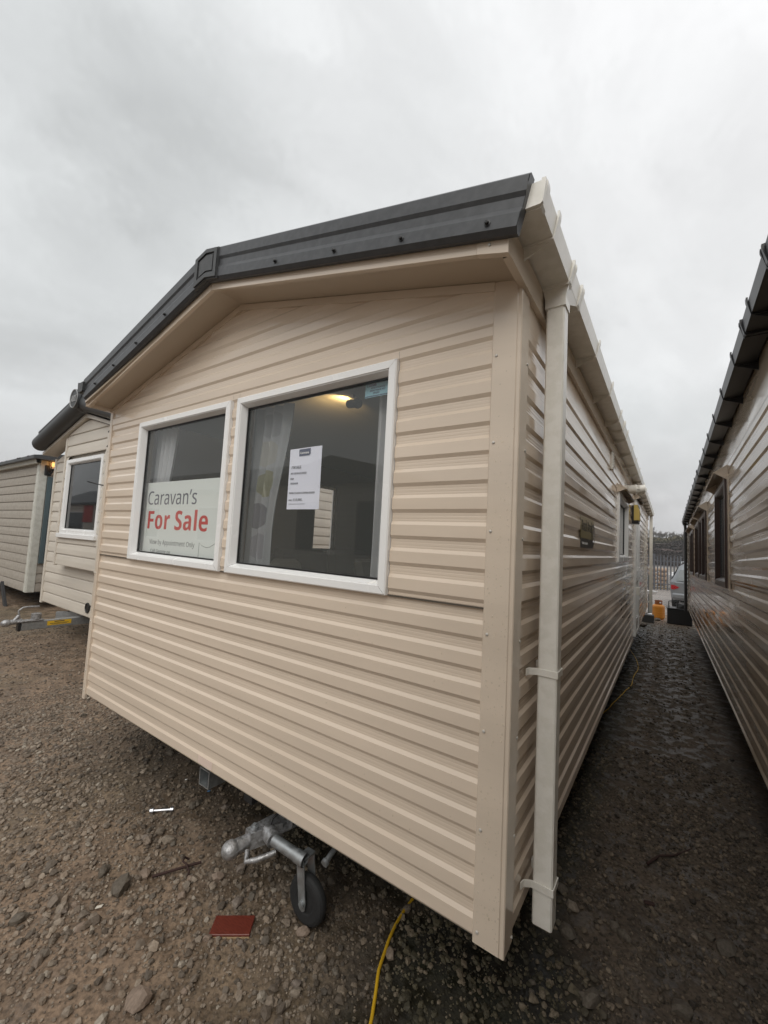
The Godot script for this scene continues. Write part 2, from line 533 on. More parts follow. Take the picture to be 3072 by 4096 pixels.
func make_ground() -> Node3D:
	var xs := axis_list([[-160.0, -40.0, 12.0], [-40.0, -14.0, 1.5], [-14.0, -5.5, 0.12], [-5.5, 1.4, 0.032], [1.4, 5.0, 0.2], [5.0, 40.0, 2.5], [40.0, 160.0, 12.0]])
	var zs := axis_list([[-60.0, -30.0, 2.0], [-30.0, -14.0, 0.4], [-14.0, -4.0, 0.075], [-4.0, 1.4, 0.032], [1.4, 6.0, 0.2], [6.0, 40.0, 2.0], [40.0, 120.0, 10.0]])
	var b := mb()
	b.use_col = true
	var nx := xs.size()
	var nz := zs.size()
	for z in zs:
		for x in xs:
			var e := 0.02
			var nn := Vector3(ground_y(x - e, z) - ground_y(x + e, z), 2 * e, ground_y(x, z - e) - ground_y(x, z + e))
			var dm := damp(x, z)
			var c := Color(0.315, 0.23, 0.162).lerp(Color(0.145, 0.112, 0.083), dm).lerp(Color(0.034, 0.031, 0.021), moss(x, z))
			var gn := clampf(hn.get_noise_2d(x * 0.6 + 9.0, z * 0.6) * 1.6, 0, 1)
			c = c.lerp(Color(0.13, 0.12, 0.07) * (1.0 - 0.55 * dm), gn * 0.45)
			if z < -15.0:
				c = Color(0.46, 0.42, 0.40)
			b.cur = c
			b.vert(Vector3(x, ground_y(x, z), z), nn)
	for j in nz - 1:
		for i in nx - 1:
			var a := j * nx + i
			b.idx.append_array(PackedInt32Array([a, a + 1, a + nx, a + 1, a + nx + 1, a + nx]))
	var g := obj("ground", b, M.dirt)
	g.set_meta("kind", "structure")
	var hx := axis_list([[-160.0, -40.0, 8.0], [-40.0, 40.0, 1.5], [40.0, 160.0, 8.0]])
	var hz := axis_list([[-420.0, -250.0, 15.0], [-250.0, -100.0, 1.5], [-100.0, -60.0, 4.0]])
	var hb := mb()
	hb.use_col = true
	for z in hz:
		for x in hx:
			var e := 0.4
			var nn := Vector3(ground_y(x - e, z) - ground_y(x + e, z), 2 * e, ground_y(x, z - e) - ground_y(x, z + e))
			var d := -z
			var c := Color(0.30, 0.28, 0.26).lerp(Color(0.040, 0.031, 0.030), smoothstep(78, 112, d))
			c = c.lerp(Color(0.15, 0.13, 0.10), exp(-pow((d - 178.0) / 2.0, 2)) * 0.8)
			c = c.lerp(Color(0.085, 0.065, 0.06), exp(-pow((d - 152.0) / 1.5, 2)))
			hb.cur = c * (1.0 + 0.5 * hn.get_noise_2d(x * 0.5, z * 0.5))
			hb.vert(Vector3(x, ground_y(x, z), z), nn)
	for j in hz.size() - 1:
		for i in hx.size() - 1:
			var a := j * hx.size() + i
			hb.idx.append_array(PackedInt32Array([a, a + 1, a + hx.size(), a + 1, a + hx.size() + 1, a + hx.size()]))
	var hs := obj("hillside", hb, M.hillside)
	hs.set_meta("kind", "structure")
	return g

func rock(sd: int, sub: bool) -> ArrayMesh:
	var f := FastNoiseLite.new()
	f.seed = sd
	f.frequency = 0.9
	f.fractal_octaves = 2
	var t := (1.0 + sqrt(5.0)) / 2.0
	var p: Array = [Vector3(-1, t, 0), Vector3(1, t, 0), Vector3(-1, -t, 0), Vector3(1, -t, 0), Vector3(0, -1, t), Vector3(0, 1, t), Vector3(0, -1, -t), Vector3(0, 1, -t), Vector3(t, 0, -1), Vector3(t, 0, 1), Vector3(-t, 0, -1), Vector3(-t, 0, 1)]
	var fs: Array = [[0, 11, 5], [0, 5, 1], [0, 1, 7], [0, 7, 10], [0, 10, 11], [1, 5, 9], [5, 11, 4], [11, 10, 2], [10, 7, 6], [7, 1, 8], [3, 9, 4], [3, 4, 2], [3, 2, 6], [3, 6, 8], [3, 8, 9], [4, 9, 5], [2, 4, 11], [6, 2, 10], [8, 6, 7], [9, 8, 1]]
	var tris := []
	for q in fs:
		var a: Vector3 = p[q[0]].normalized()
		var c: Vector3 = p[q[1]].normalized()
		var d: Vector3 = p[q[2]].normalized()
		if sub:
			var ac := ((a + c) / 2).normalized()
			var cd := ((c + d) / 2).normalized()
			var da := ((d + a) / 2).normalized()
			tris.append_array([[a, ac, da], [ac, c, cd], [da, cd, d], [ac, cd, da]])
		else:
			tris.append([a, c, d])
	var r := RandomNumberGenerator.new()
	r.seed = sd
	var planes := []
	for k in 5:   # a few broken faces
		planes.append([Vector3(r.randf_range(-1, 1), r.randf_range(-1, 1), r.randf_range(-1, 1)).normalized(), r.randf_range(0.55, 0.8)])
	var b := mb()
	var shape := func(q: Vector3) -> Vector3:
		var s := q * (1.0 + 0.35 * f.get_noise_3dv(q * 1.3))
		for pl in planes:
			var over: float = s.dot(pl[0]) - pl[1]
			if over > 0:
				s -= pl[0] * over
		return s * Vector3(1.0, 0.62, 0.8) * 0.5
	for q in tris:
		b.tri2(shape.call(q[0]), shape.call(q[1]), shape.call(q[2]), q[0] + q[1] + q[2])
	return b.mesh()

func covered(x: float, z: float) -> float:   # how strewn with stones
	var d := damp(x, z)
	return lerpf(1.0, 0.75, d)

func make_stones(ground: Node3D) -> void:
	rng.seed = 77
	var meshes := []
	for k in 6:
		meshes.append(rock(100 + k, false))
	var big := []
	for k in 6:
		big.append(rock(200 + k, true))
	# the small gravel nobody could count
	var lists := []
	for k in 6:
		lists.append([])
	var spans := [[-4.6, 0.85, -2.2, 1.3, 120000, 0.006, 0.022], [-8.0, -2.6, -4.0, 1.0, 26000, 0.014, 0.04], [-4.2, 0.3, -0.8, 1.2, 15000, 0.014, 0.044], [-3.6, -0.5, -0.9, 1.2, 1900, 0.026, 0.060], [-0.6, 0.85, -13.0, -0.8, 12000, 0.010, 0.034], [-0.3, 0.85, -13.0, -2.0, 800, 0.03, 0.07], [-0.5, 0.9, -3.0, 0.0, 16000, 0.007, 0.04]]
	for s in spans:
		for i in int(s[4]):
			var x := rng.randf_range(s[0], s[1])
			var z := rng.randf_range(s[2], s[3])
			var clump := hn.get_noise_2d(x * 2.2 + 7, z * 2.2 - 3) * 0.5 + 0.55
			if rng.randf() > clump * covered(x, z):
				continue
			var sz: float = s[5] + (s[6] - s[5]) * pow(rng.randf(), 2.4)
			var bs := Basis(Vector3.UP, rng.randf() * TAU) * Basis(Vector3.RIGHT, rng.randf_range(-0.5, 0.5))
			bs = bs.scaled(Vector3.ONE * sz)
			var tone := rng.randf_range(0.45, 1.3)
			var dm := damp(x, z)
			var c := Color(0.235, 0.18, 0.134).lerp(Color(0.285, 0.235, 0.185), rng.randf()) * tone
			if rng.randf() < 0.05:
				c = Color(0.38, 0.33, 0.27)
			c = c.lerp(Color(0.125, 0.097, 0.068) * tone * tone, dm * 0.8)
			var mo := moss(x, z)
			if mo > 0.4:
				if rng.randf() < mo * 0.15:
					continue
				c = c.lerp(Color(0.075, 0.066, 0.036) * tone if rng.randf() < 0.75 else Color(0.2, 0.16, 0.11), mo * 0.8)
			lists[rng.randi() % 6].append([Transform3D(bs, Vector3(x, ground_y(x, z) + sz * 0.12, z)), c])
	for k in 6:
		var mm := MultiMesh.new()
		mm.transform_format = MultiMesh.TRANSFORM_3D
		mm.use_colors = true
		mm.mesh = meshes[k]
		mm.instance_count = lists[k].size()
		for i in lists[k].size():
			mm.set_instance_transform(i, lists[k][i][0])
			mm.set_instance_color(i, lists[k][i][1])
		var o := MultiMeshInstance3D.new()
		o.name = "gravel"
		o.multimesh = mm
		o.material_override = M.stone
		o.set_meta("kind", "stuff")
		ground.add_child(o, true)
	# larger stones that can be picked out one by one
	var named := [[-1.637, 0.316, 0.095], [-1.832, 0.112, 0.06], [-1.764, 0.039, 0.06], [-1.902, -0.178, 0.055], [-1.634, 0.214, 0.06], [-1.09, 0.496, 0.085], [-1.314, -0.087, 0.05], [-1.162, 0.044, 0.05], [-1.35, 0.017, 0.055], [-1.754, -0.30, 0.045], [-0.831, -0.04, 0.05], [0.061, -0.735, 0.075], [0.454, -0.652, 0.07], [0.18, -0.483, 0.07], [0.614, -1.058, 0.075], [-0.012, -0.952, 0.06], [0.221, -0.891, 0.055], [-0.15, -11.2, 0.22], [0.02, -12.6, 0.16], [0.16, -12.9, 0.15], [-0.1, -12.4, 0.2]]
	for s in named:
		stone(ground, big, s[0], s[1], s[2])
	for i in 270:
		var x := rng.randf_range(-4.2, 0.8)
		var z := rng.randf_range(-1.2, 1.1)
		if rng.randf() < 0.25:
			z = rng.randf_range(-4.5, -1.0)
		if x < -0.4 and z < -0.5 and x > -3.0:
			x -= 2.6
		stone(ground, big, x, z, 0.024 + 0.036 * pow(rng.randf(), 2.0))

func stone(ground: Node3D, big: Array, x: float, z: float, sz: float) -> void:
	var bs := Basis(Vector3.UP, rng.randf() * TAU) * Basis(Vector3.RIGHT, rng.randf_range(-0.35, 0.35)) * Basis(Vector3.BACK, rng.randf_range(-0.35, 0.35))
	var k := rng.randi() % 6
	if damp(x, z) > 0.6 and rng.randf() < 0.7:
		k = 3
	inst("stone", big[rng.randi() % 6], M["stone_%d" % k], ground, Transform3D(bs.scaled(Vector3.ONE * sz * 1.15), Vector3(x, ground_y(x, z) + sz * 0.17, z)))

# ------------------------------------------------------------------ cladding
# pressed metal profile, 100 mm pitch: lit slope, ribbed recess, shaded slope, flat face. yl = middle of a lit slope
func profile(y0: float, y1: float, yl: float, cuts: Array, depth := 0.0075) -> Array:
	var out := [Vector2(y0, NAN), Vector2(y1, NAN)]
	var rel := [[-0.006, 1.0], [0.007, 0.0], [0.013, 0.0], [0.0165, -0.045], [0.020, 0.0], [0.026, 0.0], [0.0295, -0.045], [0.033, 0.0], [0.0395, 0.0], [0.053, 1.0]]
	var k0 := int(floor((y0 - yl) / 0.1)) - 1
	var k1 := int(ceil((y1 - yl) / 0.1)) + 1
	var all := []
	for k in range(k0, k1 + 1):
		for r in rel:
			all.append(Vector2(yl + 0.1 * k + r[0], r[1] * depth))
	var at := func(y: float) -> float:
		for i in all.size() - 1:
			if y >= all[i].x and y <= all[i + 1].x:
				return lerpf(all[i].y, all[i + 1].y, (y - all[i].x) / maxf(all[i + 1].x - all[i].x, 1e-9))
		return 0.0
	out[0].y = at.call(y0)
	out[1].y = at.call(y1)
	for c in cuts:
		if c > y0 + 1e-5 and c < y1 - 1e-5:
			out.append(Vector2(c, at.call(c)))
	for p in all:
		if p.x > y0 + 1e-5 and p.x < y1 - 1e-5:
			out.append(p)
	out.sort_custom(func(a, c): return a.x < c.x)
	return out

func clad(P: Vector3, N: Vector3, u0: float, u1: float, y0: float, y1: float, yl: float, holes := [], lift := 0.0, lim = null, depth := 0.0075) -> MB:
	var U := Vector3.UP.cross(N)
	var b := mb()
	var cuts := []
	for h in holes:
		cuts.append(h[2])
		cuts.append(h[3])
	var pr := profile(y0, y1, yl, cuts, depth)
	for i in pr.size() - 1:
		var a: Vector2 = pr[i]
		var c: Vector2 = pr[i + 1]
		if c.x - a.x < 1e-6:
			continue
		var mid := (a.x + c.x) / 2
		var spans := [[u0, u1]]
		for h in holes:
			if mid > h[2] and mid < h[3]:
				var nw := []
				for s in spans:
					if h[1] <= s[0] or h[0] >= s[1]:
						nw.append(s)
						continue
					if h[0] > s[0]:
						nw.append([s[0], h[0]])
					if h[1] < s[1]:
						nw.append([h[1], s[1]])
				spans = nw
		for s in spans:
			var la: float = s[0]
			var ra: float = s[1]
			var lc: float = s[0]
			var rc: float = s[1]
			if lim != null:
				var wa: Vector2 = lim.call(a.x)
				var wc: Vector2 = lim.call(c.x)
				la = maxf(la, wa.x)
				ra = minf(ra, wa.y)
				lc = maxf(lc, wc.x)
				rc = minf(rc, wc.y)
				if ra - la < 1e-4 and rc - lc < 1e-4:
					continue
			var oa := P + Vector3.UP * a.x + N * (a.y + lift)
			var oc := P + Vector3.UP * c.x + N * (c.y + lift)
			b.quad(oa + U * la, oa + U * ra, oc + U * rc, oc + U * lc)
	return b

# flat wall slab from depth d0 to d1 (outward), with openings
func slab(P: Vector3, N: Vector3, u0: float, u1: float, y0: float, y1: float, holes: Array, d0: float, d1: float) -> MB:
	var U := Vector3.UP.cross(N)
	var b := mb()
	var us := [u0, u1]
	var ys := [y0, y1]
	for h in holes:
		us.append_array([h[0], h[1]])
		ys.append_array([h[2], h[3]])
	us.sort()
	ys.sort()
	var pt := func(u: float, y: float, d: float) -> Vector3: return P + U * u + Vector3.UP * y + N * d
	for i in us.size() - 1:
		for j in ys.size() - 1:
			var mu: float = (us[i] + us[i + 1]) / 2
			var my: float = (ys[j] + ys[j + 1]) / 2
			var open := false
			for h in holes:
				if mu > h[0] and mu < h[1] and my > h[2] and my < h[3]:
					open = true
			if open or us[i + 1] - us[i] < 1e-6 or ys[j + 1] - ys[j] < 1e-6:
				continue
			b.quad(pt.call(us[i], ys[j], d1), pt.call(us[i + 1], ys[j], d1), pt.call(us[i + 1], ys[j + 1], d1), pt.call(us[i], ys[j + 1], d1))
			b.quad(pt.call(us[i + 1], ys[j], d0), pt.call(us[i], ys[j], d0), pt.call(us[i], ys[j + 1], d0), pt.call(us[i + 1], ys[j + 1], d0))
	for h in holes:   # reveals
		b.quad2(pt.call(h[0], h[2], d0), pt.call(h[0], h[2], d1), pt.call(h[0], h[3], d1), pt.call(h[0], h[3], d0), U)
		b.quad2(pt.call(h[1], h[2], d0), pt.call(h[1], h[2], d1), pt.call(h[1], h[3], d1), pt.call(h[1], h[3], d0), -U)
		b.quad2(pt.call(h[0], h[2], d0), pt.call(h[1], h[2], d0), pt.call(h[1], h[2], d1), pt.call(h[0], h[2], d1), Vector3.UP)
		b.quad2(pt.call(h[0], h[3], d0), pt.call(h[1], h[3], d0), pt.call(h[1], h[3], d1), pt.call(h[0], h[3], d1), Vector3.DOWN)
	return b

# a window: four mitred frame members, gasket and double pane; outer rectangle u0..u1, y0..y1 on the wall plane
func window(parent: Node, P: Vector3, N: Vector3, u0: float, u1: float, y0: float, y1: float, frame: Material, pane: Material, fw := 0.050, proud := 0.024) -> Node3D:
	var U := Vector3.UP.cross(N)
	var win := part("window", parent)
	var pr := [Vector2(0.0, -0.004), Vector2(0.0, proud - 0.005), Vector2(0.005, proud), Vector2(fw * 0.66, proud), Vector2(fw * 0.70, proud - 0.005), Vector2(fw * 0.76, proud - 0.005), Vector2(fw, -0.012), Vector2(fw + 0.002, -0.03)]
	var corners := [Vector2(u0, y0), Vector2(u1, y0), Vector2(u1, y1), Vector2(u0, y1)]
	var inw := [Vector2(1, 1), Vector2(-1, 1), Vector2(-1, -1), Vector2(1, -1)]
	for k in 4:
		var a: Vector2 = corners[k]
		var c: Vector2 = corners[(k + 1) % 4]
		var along := (c - a).normalized() * 0.0007
		var b := mb()
		for i in pr.size() - 1:
			var p: Vector2 = pr[i]
			var q: Vector2 = pr[i + 1]
			var f := func(cn: Vector2, iw: Vector2, w: Vector2, sh: Vector2) -> Vector3:
				var uy := cn + iw * w.x + sh
				return P + U * uy.x + Vector3.UP * uy.y + N * w.y
			b.quad(f.call(a, inw[k], p, along), f.call(c, inw[(k + 1) % 4], p, -along), f.call(c, inw[(k + 1) % 4], q, -along), f.call(a, inw[k], q, along))
		obj("frame", b, frame, win)
	var g := mb()
	var gi := fw + 0.002
	for e in [[u0 + gi, u1 - gi, y0 + gi, y0 + gi + 0.006], [u0 + gi, u1 - gi, y1 - gi - 0.006, y1 - gi], [u0 + gi, u0 + gi + 0.006, y0 + gi, y1 - gi], [u1 - gi - 0.006, u1 - gi, y0 + gi, y1 - gi]]:
		var sz: Vector3 = U.abs() * (e[1] - e[0]) + Vector3.UP * (e[3] - e[2]) + N.abs() * 0.02
		g.box(P + U * ((e[0] + e[1]) / 2) + Vector3.UP * ((e[2] + e[3]) / 2) - N * 0.024, sz)
	obj("gasket", g, M.black_plastic, win)
	for d in [-0.021]:
		var pn := mb()
		var e := gi + 0.001
		pn.quad(P + U * (u0 + e) + Vector3.UP * (y0 + e) + N * d, P + U * (u1 - e) + Vector3.UP * (y0 + e) + N * d, P + U * (u1 - e) + Vector3.UP * (y1 - e) + N * d, P + U * (u0 + e) + Vector3.UP * (y1 - e) + N * d)
		obj("pane", pn, pane, win)
	return win

func rivet_mesh() -> ArrayMesh:
	var b := mb()
	b.lathe([Vector2(0.0052, 0), Vector2(0.0052, 0.0012), Vector2(0.0042, 0.0030), Vector2(0.002, 0.0040), Vector2(0.0, 0.0042)], Vector3.ZERO, Basis(), 10)
	return b.mesh()

func on_normal(N: Vector3) -> Basis:   # y axis along N
	var x := N.cross(Vector3.UP)
	if x.length() < 0.1:
		x = Vector3.RIGHT
	x = x.normalized()
	return Basis(x, N, x.cross(N).normalized())

# square gutter along z from z0 (near) to z1 (far), wall side at x=xi, outer side at xo
func gutter(parent: Node, xi: float, xo: float, yt: float, z0: float, z1: float, m: Material, bracket_z: Array, unions: Array) -> void:
	var s := signf(xo - xi)
	var w := absf(xo - xi)
	var sec := [Vector2(0.0, 0.0), Vector2(0.004, -0.062), Vector2(w * 0.90, -0.064), Vector2(w, -0.004), Vector2(w, 0.0)]
	var inner := [Vector2(w - 0.003, 0.0), Vector2(w * 0.90 - 0.003, -0.060), Vector2(0.007, -0.058), Vector2(0.003, 0.0)]
	var bs := Basis(Vector3(s, 0, 0), Vector3.UP, Vector3(0, 0, -1))
	var g := mb()
	g.sweep(sec + inner, Vector3(xi, yt, z0), bs, z0 - z1, true)
	var gn := obj("gutter", g, m, parent)
	var big := func(gr: float) -> PackedVector2Array:
		return PackedVector2Array([Vector2(-0.002, 0.006), Vector2(0.0, -0.055 - gr), Vector2(0.008, -0.064 - gr), Vector2(w * 0.88, -0.066 - gr), Vector2(w * 0.93, -0.06 - gr * 0.6), Vector2(w + gr, -0.006), Vector2(w + gr, 0.008), Vector2(w - 0.012, 0.010), Vector2(w - 0.012, 0.003)])
	# end cap near
	var c := mb()
	c.prism(big.call(0.004), Vector3(xi, yt, z0 + 0.014), bs, 0.03)
	c.prism(big.call(0.0), Vector3(xi + s * 0.002, yt, z0 + 0.026), bs, 0.012)
	obj("end_cap", c, m, gn)
	var c2 := mb()
	c2.prism(big.call(0.004), Vector3(xi, yt, z1 + 0.016), bs, 0.03)
	obj("end_cap", c2, m, gn)
	for z in bracket_z:
		var k := mb()
		# strap under the gutter with a lip at the front and a triangular web behind
		k.prism(PackedVector2Array([Vector2(-0.002, -0.01), Vector2(-0.002, -0.069), Vector2(w * 0.92, -0.0715), Vector2(w + 0.007, -0.004), Vector2(w + 0.008, 0.014), Vector2(w + 0.001, 0.014), Vector2(w + 0.0008, -0.004), Vector2(w * 0.903, -0.0645), Vector2(0.001, -0.0628), Vector2(0.001, -0.01)]), Vector3(xi, yt, z + 0.013), bs, 0.026)
		k.prism(PackedVector2Array([Vector2(-0.03, -0.005), Vector2(-0.03, -0.115), Vector2(-0.022, -0.115), Vector2(w * 0.80, -0.0735), Vector2(w * 0.80, -0.068), Vector2(-0.003, -0.066), Vector2(-0.003, -0.005)]), Vector3(xi, yt, z + 0.004), bs, 0.008)
		obj("bracket", k, m, gn)
	for z in unions:
		var k := mb()
		k.prism(big.call(0.009), Vector3(xi, yt, z + 0.02), bs, 0.012)
		k.prism(big.call(0.006), Vector3(xi, yt, z + 0.008), bs, 0.018)
		k.prism(big.call(0.009), Vector3(xi, yt, z - 0.010), bs, 0.012)
		obj("union", k, m, gn)

# ------------------------------------------------------------------ the caravan for sale
func roof_y(x: float) -> float:   # underside line of the soffit
	return 2.885 - absf(x + W / 2) * 0.243

func pipe_and_clips(root: Node, x0: float, z: float, ybot: float, ytop: float, wall_x: float, m: Material, clips: Array) -> void:
	var p := mb()
	var s := 0.064
	p.bev(Vector3(x0 + s / 2, (ybot + ytop) / 2, z - s / 2), Vector3(s, ytop - ybot, s), 0.005)
	var pipe := obj("downpipe", p, m, root)
	# hollow end seen from below
	var e := mb()
	e.box(Vector3(x0 + s / 2, ybot - 0.0005, z - s / 2), Vector3(s - 0.008, 0.002, s - 0.008))
	obj("pipe_mouth", e, M.seam, pipe)
	for y in clips:
		var k := mb()
		var h := 0.024
		var o := 0.003
		var pts := [Vector2(wall_x + 0.006, z + 0.036), Vector2(wall_x + 0.010, z + 0.018), Vector2(x0 - o, z + o), Vector2(x0 + s + o, z + o), Vector2(x0 + s + o, z - s - o), Vector2(x0 - o, z - s - o), Vector2(wall_x + 0.008, z - s - 0.03), Vector2(wall_x + 0.006, z - s - 0.05)]
		for i in pts.size() - 1:
			var a: Vector2 = pts[i]
			var c: Vector2 = pts[i + 1]
			var d := Vector3(c.x - a.x, 0, c.y - a.y)
			var nn := Vector3(d.z, 0, -d.x).normalized()
			if nn.dot(Vector3(1, 0, 0.2)) < 0:
				nn = -nn
			k.bev(Vector3((a.x + c.x) / 2, y, (a.y + c.y) / 2), Vector3(d.length() + 0.003, h, 0.0035), 0.001, Basis(d.normalized(), Vector3.UP, d.normalized().cross(Vector3.UP)))
		obj("pipe_clip", k, m, pipe)

func chassis(root: Node, x0: float, x1: float, z0: float, z1: float, yb: float) -> void:
	var f := mb()
	f.box(Vector3((x0 + x1) / 2, yb + 0.14, (z0 + z1) / 2), Vector3(x1 - x0 - 0.06, 0.10, absf(z1 - z0) - 0.06))
	obj("floor_deck", f, M.underside, root)
	for k in 2:
		var x := lerpf(x0, x1, 0.27 + 0.46 * k)
		var b := mb()
		b.box(Vector3(x, yb - 0.01, (z0 + z1) / 2), Vector3(0.06, 0.17, absf(z1 - z0) - 0.25))
		obj("chassis_beam", b, M.dark_steel, root)
		var w := mb()
		var zc := lerpf(z0, z1, 0.56)
		var ax := Basis(Vector3.UP, Vector3.RIGHT, Vector3.FORWARD)
		w.lathe([Vector2(0.12, -0.08), Vector2(0.27, -0.085), Vector2(0.30, -0.06), Vector2(0.30, 0.06), Vector2(0.27, 0.085), Vector2(0.12, 0.08)], Vector3(lerpf(x0, x1, 0.2 + 0.6 * k), 0.24 - 0.0165 * maxf(0, -zc - 2), zc), ax, 20)
		obj("road_wheel", w, M.rubber, root)

func main_caravan() -> void:
	var root := thing("static_caravan", "beige static caravan with white front windows and dark roof edge, in the middle", "caravan")
	var F := Vector3(0, 0, 1)
	var O := Vector3.ZERO
	var C: Material = M.cladding
	var T: Material = M.trim
	var rv := rivet_mesh()
	# window outlines on the front (u = x)
	var s0 := [-2.564, -1.543, 1.4316, 2.357]
	var s1 := [-1.484, -0.469, 1.4316, 2.357]
	var inset := func(h: Array) -> Array: return [h[0] + 0.02, h[1] - 0.02, h[2] + 0.02, h[3] - 0.02]
	var holes := [inset.call(s0), inset.call(s1)]
	# front sheets: one below the windows, six pieces round them, one in the gable
	obj("cladding_panel", clad(O, F, -3.03, -0.07, YB, 1.440, 1.385, holes), C, root)
	for e in [[-3.03, -2.5655], [-1.5415, -1.4855], [-0.4675, -0.07]]:
		obj("cladding_panel", clad(O, F, e[0], e[1], 1.436, 2.392, 1.508, [], 0.004), C, root)
	for e in [[-2.5645, -1.5425], [-1.4845, -0.4685]]:
		obj("cladding_panel", clad(O, F, e[0], e[1], 2.34, 2.392, 1.508, [], 0.004), C, root)
	var lim := func(y: float) -> Vector2:
		var half := (2.885 - y) / 0.243
		return Vector2(-W / 2 - half, -W / 2 + half)
	for e in [[-3.025, -2.567, 1.4325], [-1.541, -1.486, 1.4325], [-0.467, -0.085, 1.4325], [-3.025, -0.085, 2.3865]]:
		var jt := mb()
		jt.box(Vector3((e[0] + e[1]) / 2, e[2], 0.004), Vector3(e[1] - e[0], 0.0055, 0.0125))
		obj("lap_joint", jt, M.seam, root)
	obj("cladding_panel", clad(O, F, -3.03, -0.07, 2.390, 2.88, 2.448, [], 0.008, lim), C, root)
	# inner lining
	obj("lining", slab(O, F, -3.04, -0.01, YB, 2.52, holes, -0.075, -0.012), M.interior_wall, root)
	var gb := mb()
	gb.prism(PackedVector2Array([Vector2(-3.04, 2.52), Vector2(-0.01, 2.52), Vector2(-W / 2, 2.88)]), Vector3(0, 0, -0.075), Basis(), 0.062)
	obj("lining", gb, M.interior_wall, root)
	# a bead under the soffit along the gable
	for s in [-1.0, 1.0]:
		var back := Transform3D() if s > 0 else Transform3D(Basis(), Vector3(-W / 2, 0, 0.2)) * Transform3D(Basis(Vector3.UP, -0.021), Vector3.ZERO) * Transform3D(Basis(), Vector3(W / 2, 0, -0.2))
		var e := mb()
		var xe := -0.082 if s > 0 else -3.03
		e.prism(PackedVector2Array([Vector2(-W / 2, roof_y(-W / 2) + 0.01), Vector2(xe, roof_y(xe) + 0.01), Vector2(xe, roof_y(xe) - 0.022), Vector2(-W / 2, roof_y(-W / 2) - 0.022)]), Vector3(0, 0, 0.005), Basis(), 0.016)
		obj("gable_bead", e, T, root)
		# soffit and fascia under the overhang
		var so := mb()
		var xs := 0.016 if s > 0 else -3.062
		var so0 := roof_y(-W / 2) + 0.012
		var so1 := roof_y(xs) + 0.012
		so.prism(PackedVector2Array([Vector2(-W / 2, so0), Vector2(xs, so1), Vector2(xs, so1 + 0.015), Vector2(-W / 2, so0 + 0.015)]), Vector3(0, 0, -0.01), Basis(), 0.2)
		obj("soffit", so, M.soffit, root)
		var fa := mb()
		fa.xf = back
		var yb0 := 2.878
		var yb1 := 2.878 - 0.2415 * absf(xs + W / 2)
		fa.prism(PackedVector2Array([Vector2(-W / 2 + s * 0.0015, yb0), Vector2(xs - s * 0.092, 2.878 - 0.2415 * absf(xs - s * 0.092 + W / 2)), Vector2(xs - s * 0.092, 2.878 - 0.2415 * absf(xs - s * 0.092 + W / 2) + 0.10), Vector2(-W / 2 + s * 0.0015, yb0 + 0.10)]), Vector3(0, 0, 0.182), Basis(), 0.018)
		obj("fascia", fa, T, root)
		var fe := mb()
		fe.xf = back
		fe.prism(PackedVector2Array([Vector2(xs - s * 0.09, 2.876 - 0.2415 * absf(xs - s * 0.09 + W / 2)), Vector2(xs + s * 0.008, 2.497), Vector2(xs + s * 0.008, yb1 + 0.075), Vector2(xs - s * 0.09, yb1 + 0.10)]), Vector3(0, 0, 0.180), Basis(), 0.023)
		var fen := obj("fascia_end", fe, T, root)
		inst("rivet", rv, M.rivet_head, fen, back * Transform3D(on_normal(F), Vector3(xs - s * 0.05, yb1 + 0.036, 0.203)))
		# dark barge trim with two pressed ridges, following the roof slope
		var sl := Vector3(s, -0.2415, 0).normalized()
		var upv := Vector3(s * 0.2415, 1, 0).normalized()
		var sec := [Vector2(0.204, 0.0), Vector2(0.222, -0.002), Vector2(0.236, 0.012), Vector2(0.236, 0.052), Vector2(0.229, 0.070), Vector2(0.229, 0.100), Vector2(0.236, 0.112), Vector2(0.236, 0.156), Vector2(0.231, 0.163), Vector2(0.20, 0.165), Vector2(0.204, 0.0)]
		var bg := mb()
		bg.xf = back
		var len_b: float = (1.580 if s > 0 else 1.53) / absf(sl.x)
		for i in sec.size() - 1:
			var p: Vector2 = sec[i]
			var q: Vector2 = sec[i + 1]
			var st := Vector3(-W / 2, 2.912, 0)
			# cut vertically at the apex and at the eave
			var cut := func(w: Vector2, t: float) -> Vector3:
				if t > 0.0:   # square cut at the eave
					return st + sl * t + upv * w.y + Vector3(0, 0, w.x)
				return st + Vector3(0, w.y * 1.029, w.x)
			bg.quad2(cut.call(p, 0.0), cut.call(p, len_b), cut.call(q, len_b), cut.call(q, 0.0), Vector3(0, (p.y + q.y) / 2 - 0.08, (p.x + q.x) / 2 - 0.216))
		# closed ends
		var pe := PackedVector2Array()
		for i in sec.size() - 1:
			pe.append(Vector2(sec[i].x, sec[i].y))
		bg.prism(pe, Vector3(-W / 2, 2.912, 0) + sl * len_b, Basis(Vector3.BACK, upv, -sl), 0.002)
		var bgo := obj("barge_trim", bg, M.roof_dark, root)
		for x in ([-0.986, -0.642, -0.334, -0.03] if s > 0 else [-1.929, -2.268, -2.575, -2.86]):
			var d := mb()
			d.xf = back
			d.lathe([Vector2(0.010, 0), Vector2(0.010, 0.002), Vector2(0.0065, 0.003), Vector2(0.0065, 0.010), Vector2(0.004, 0.012), Vector2(0, 0.012)], Vector3(x, 2.912 - 0.2415 * absf(x + W / 2) + 0.033, 0.236), on_normal(F), 8)
			obj("screw", d, M.black_plastic, bgo)
	# cap over the apex
	var ac := mb()
	var ap := func(hw: float, lo: float, hi: float) -> PackedVector2Array:
		var d := 0.2415 * hw
		return PackedVector2Array([Vector2(-hw, lo - d), Vector2(0, lo), Vector2(hw, lo - d), Vector2(hw, hi - d), Vector2(0, hi), Vector2(-hw, hi - d)])
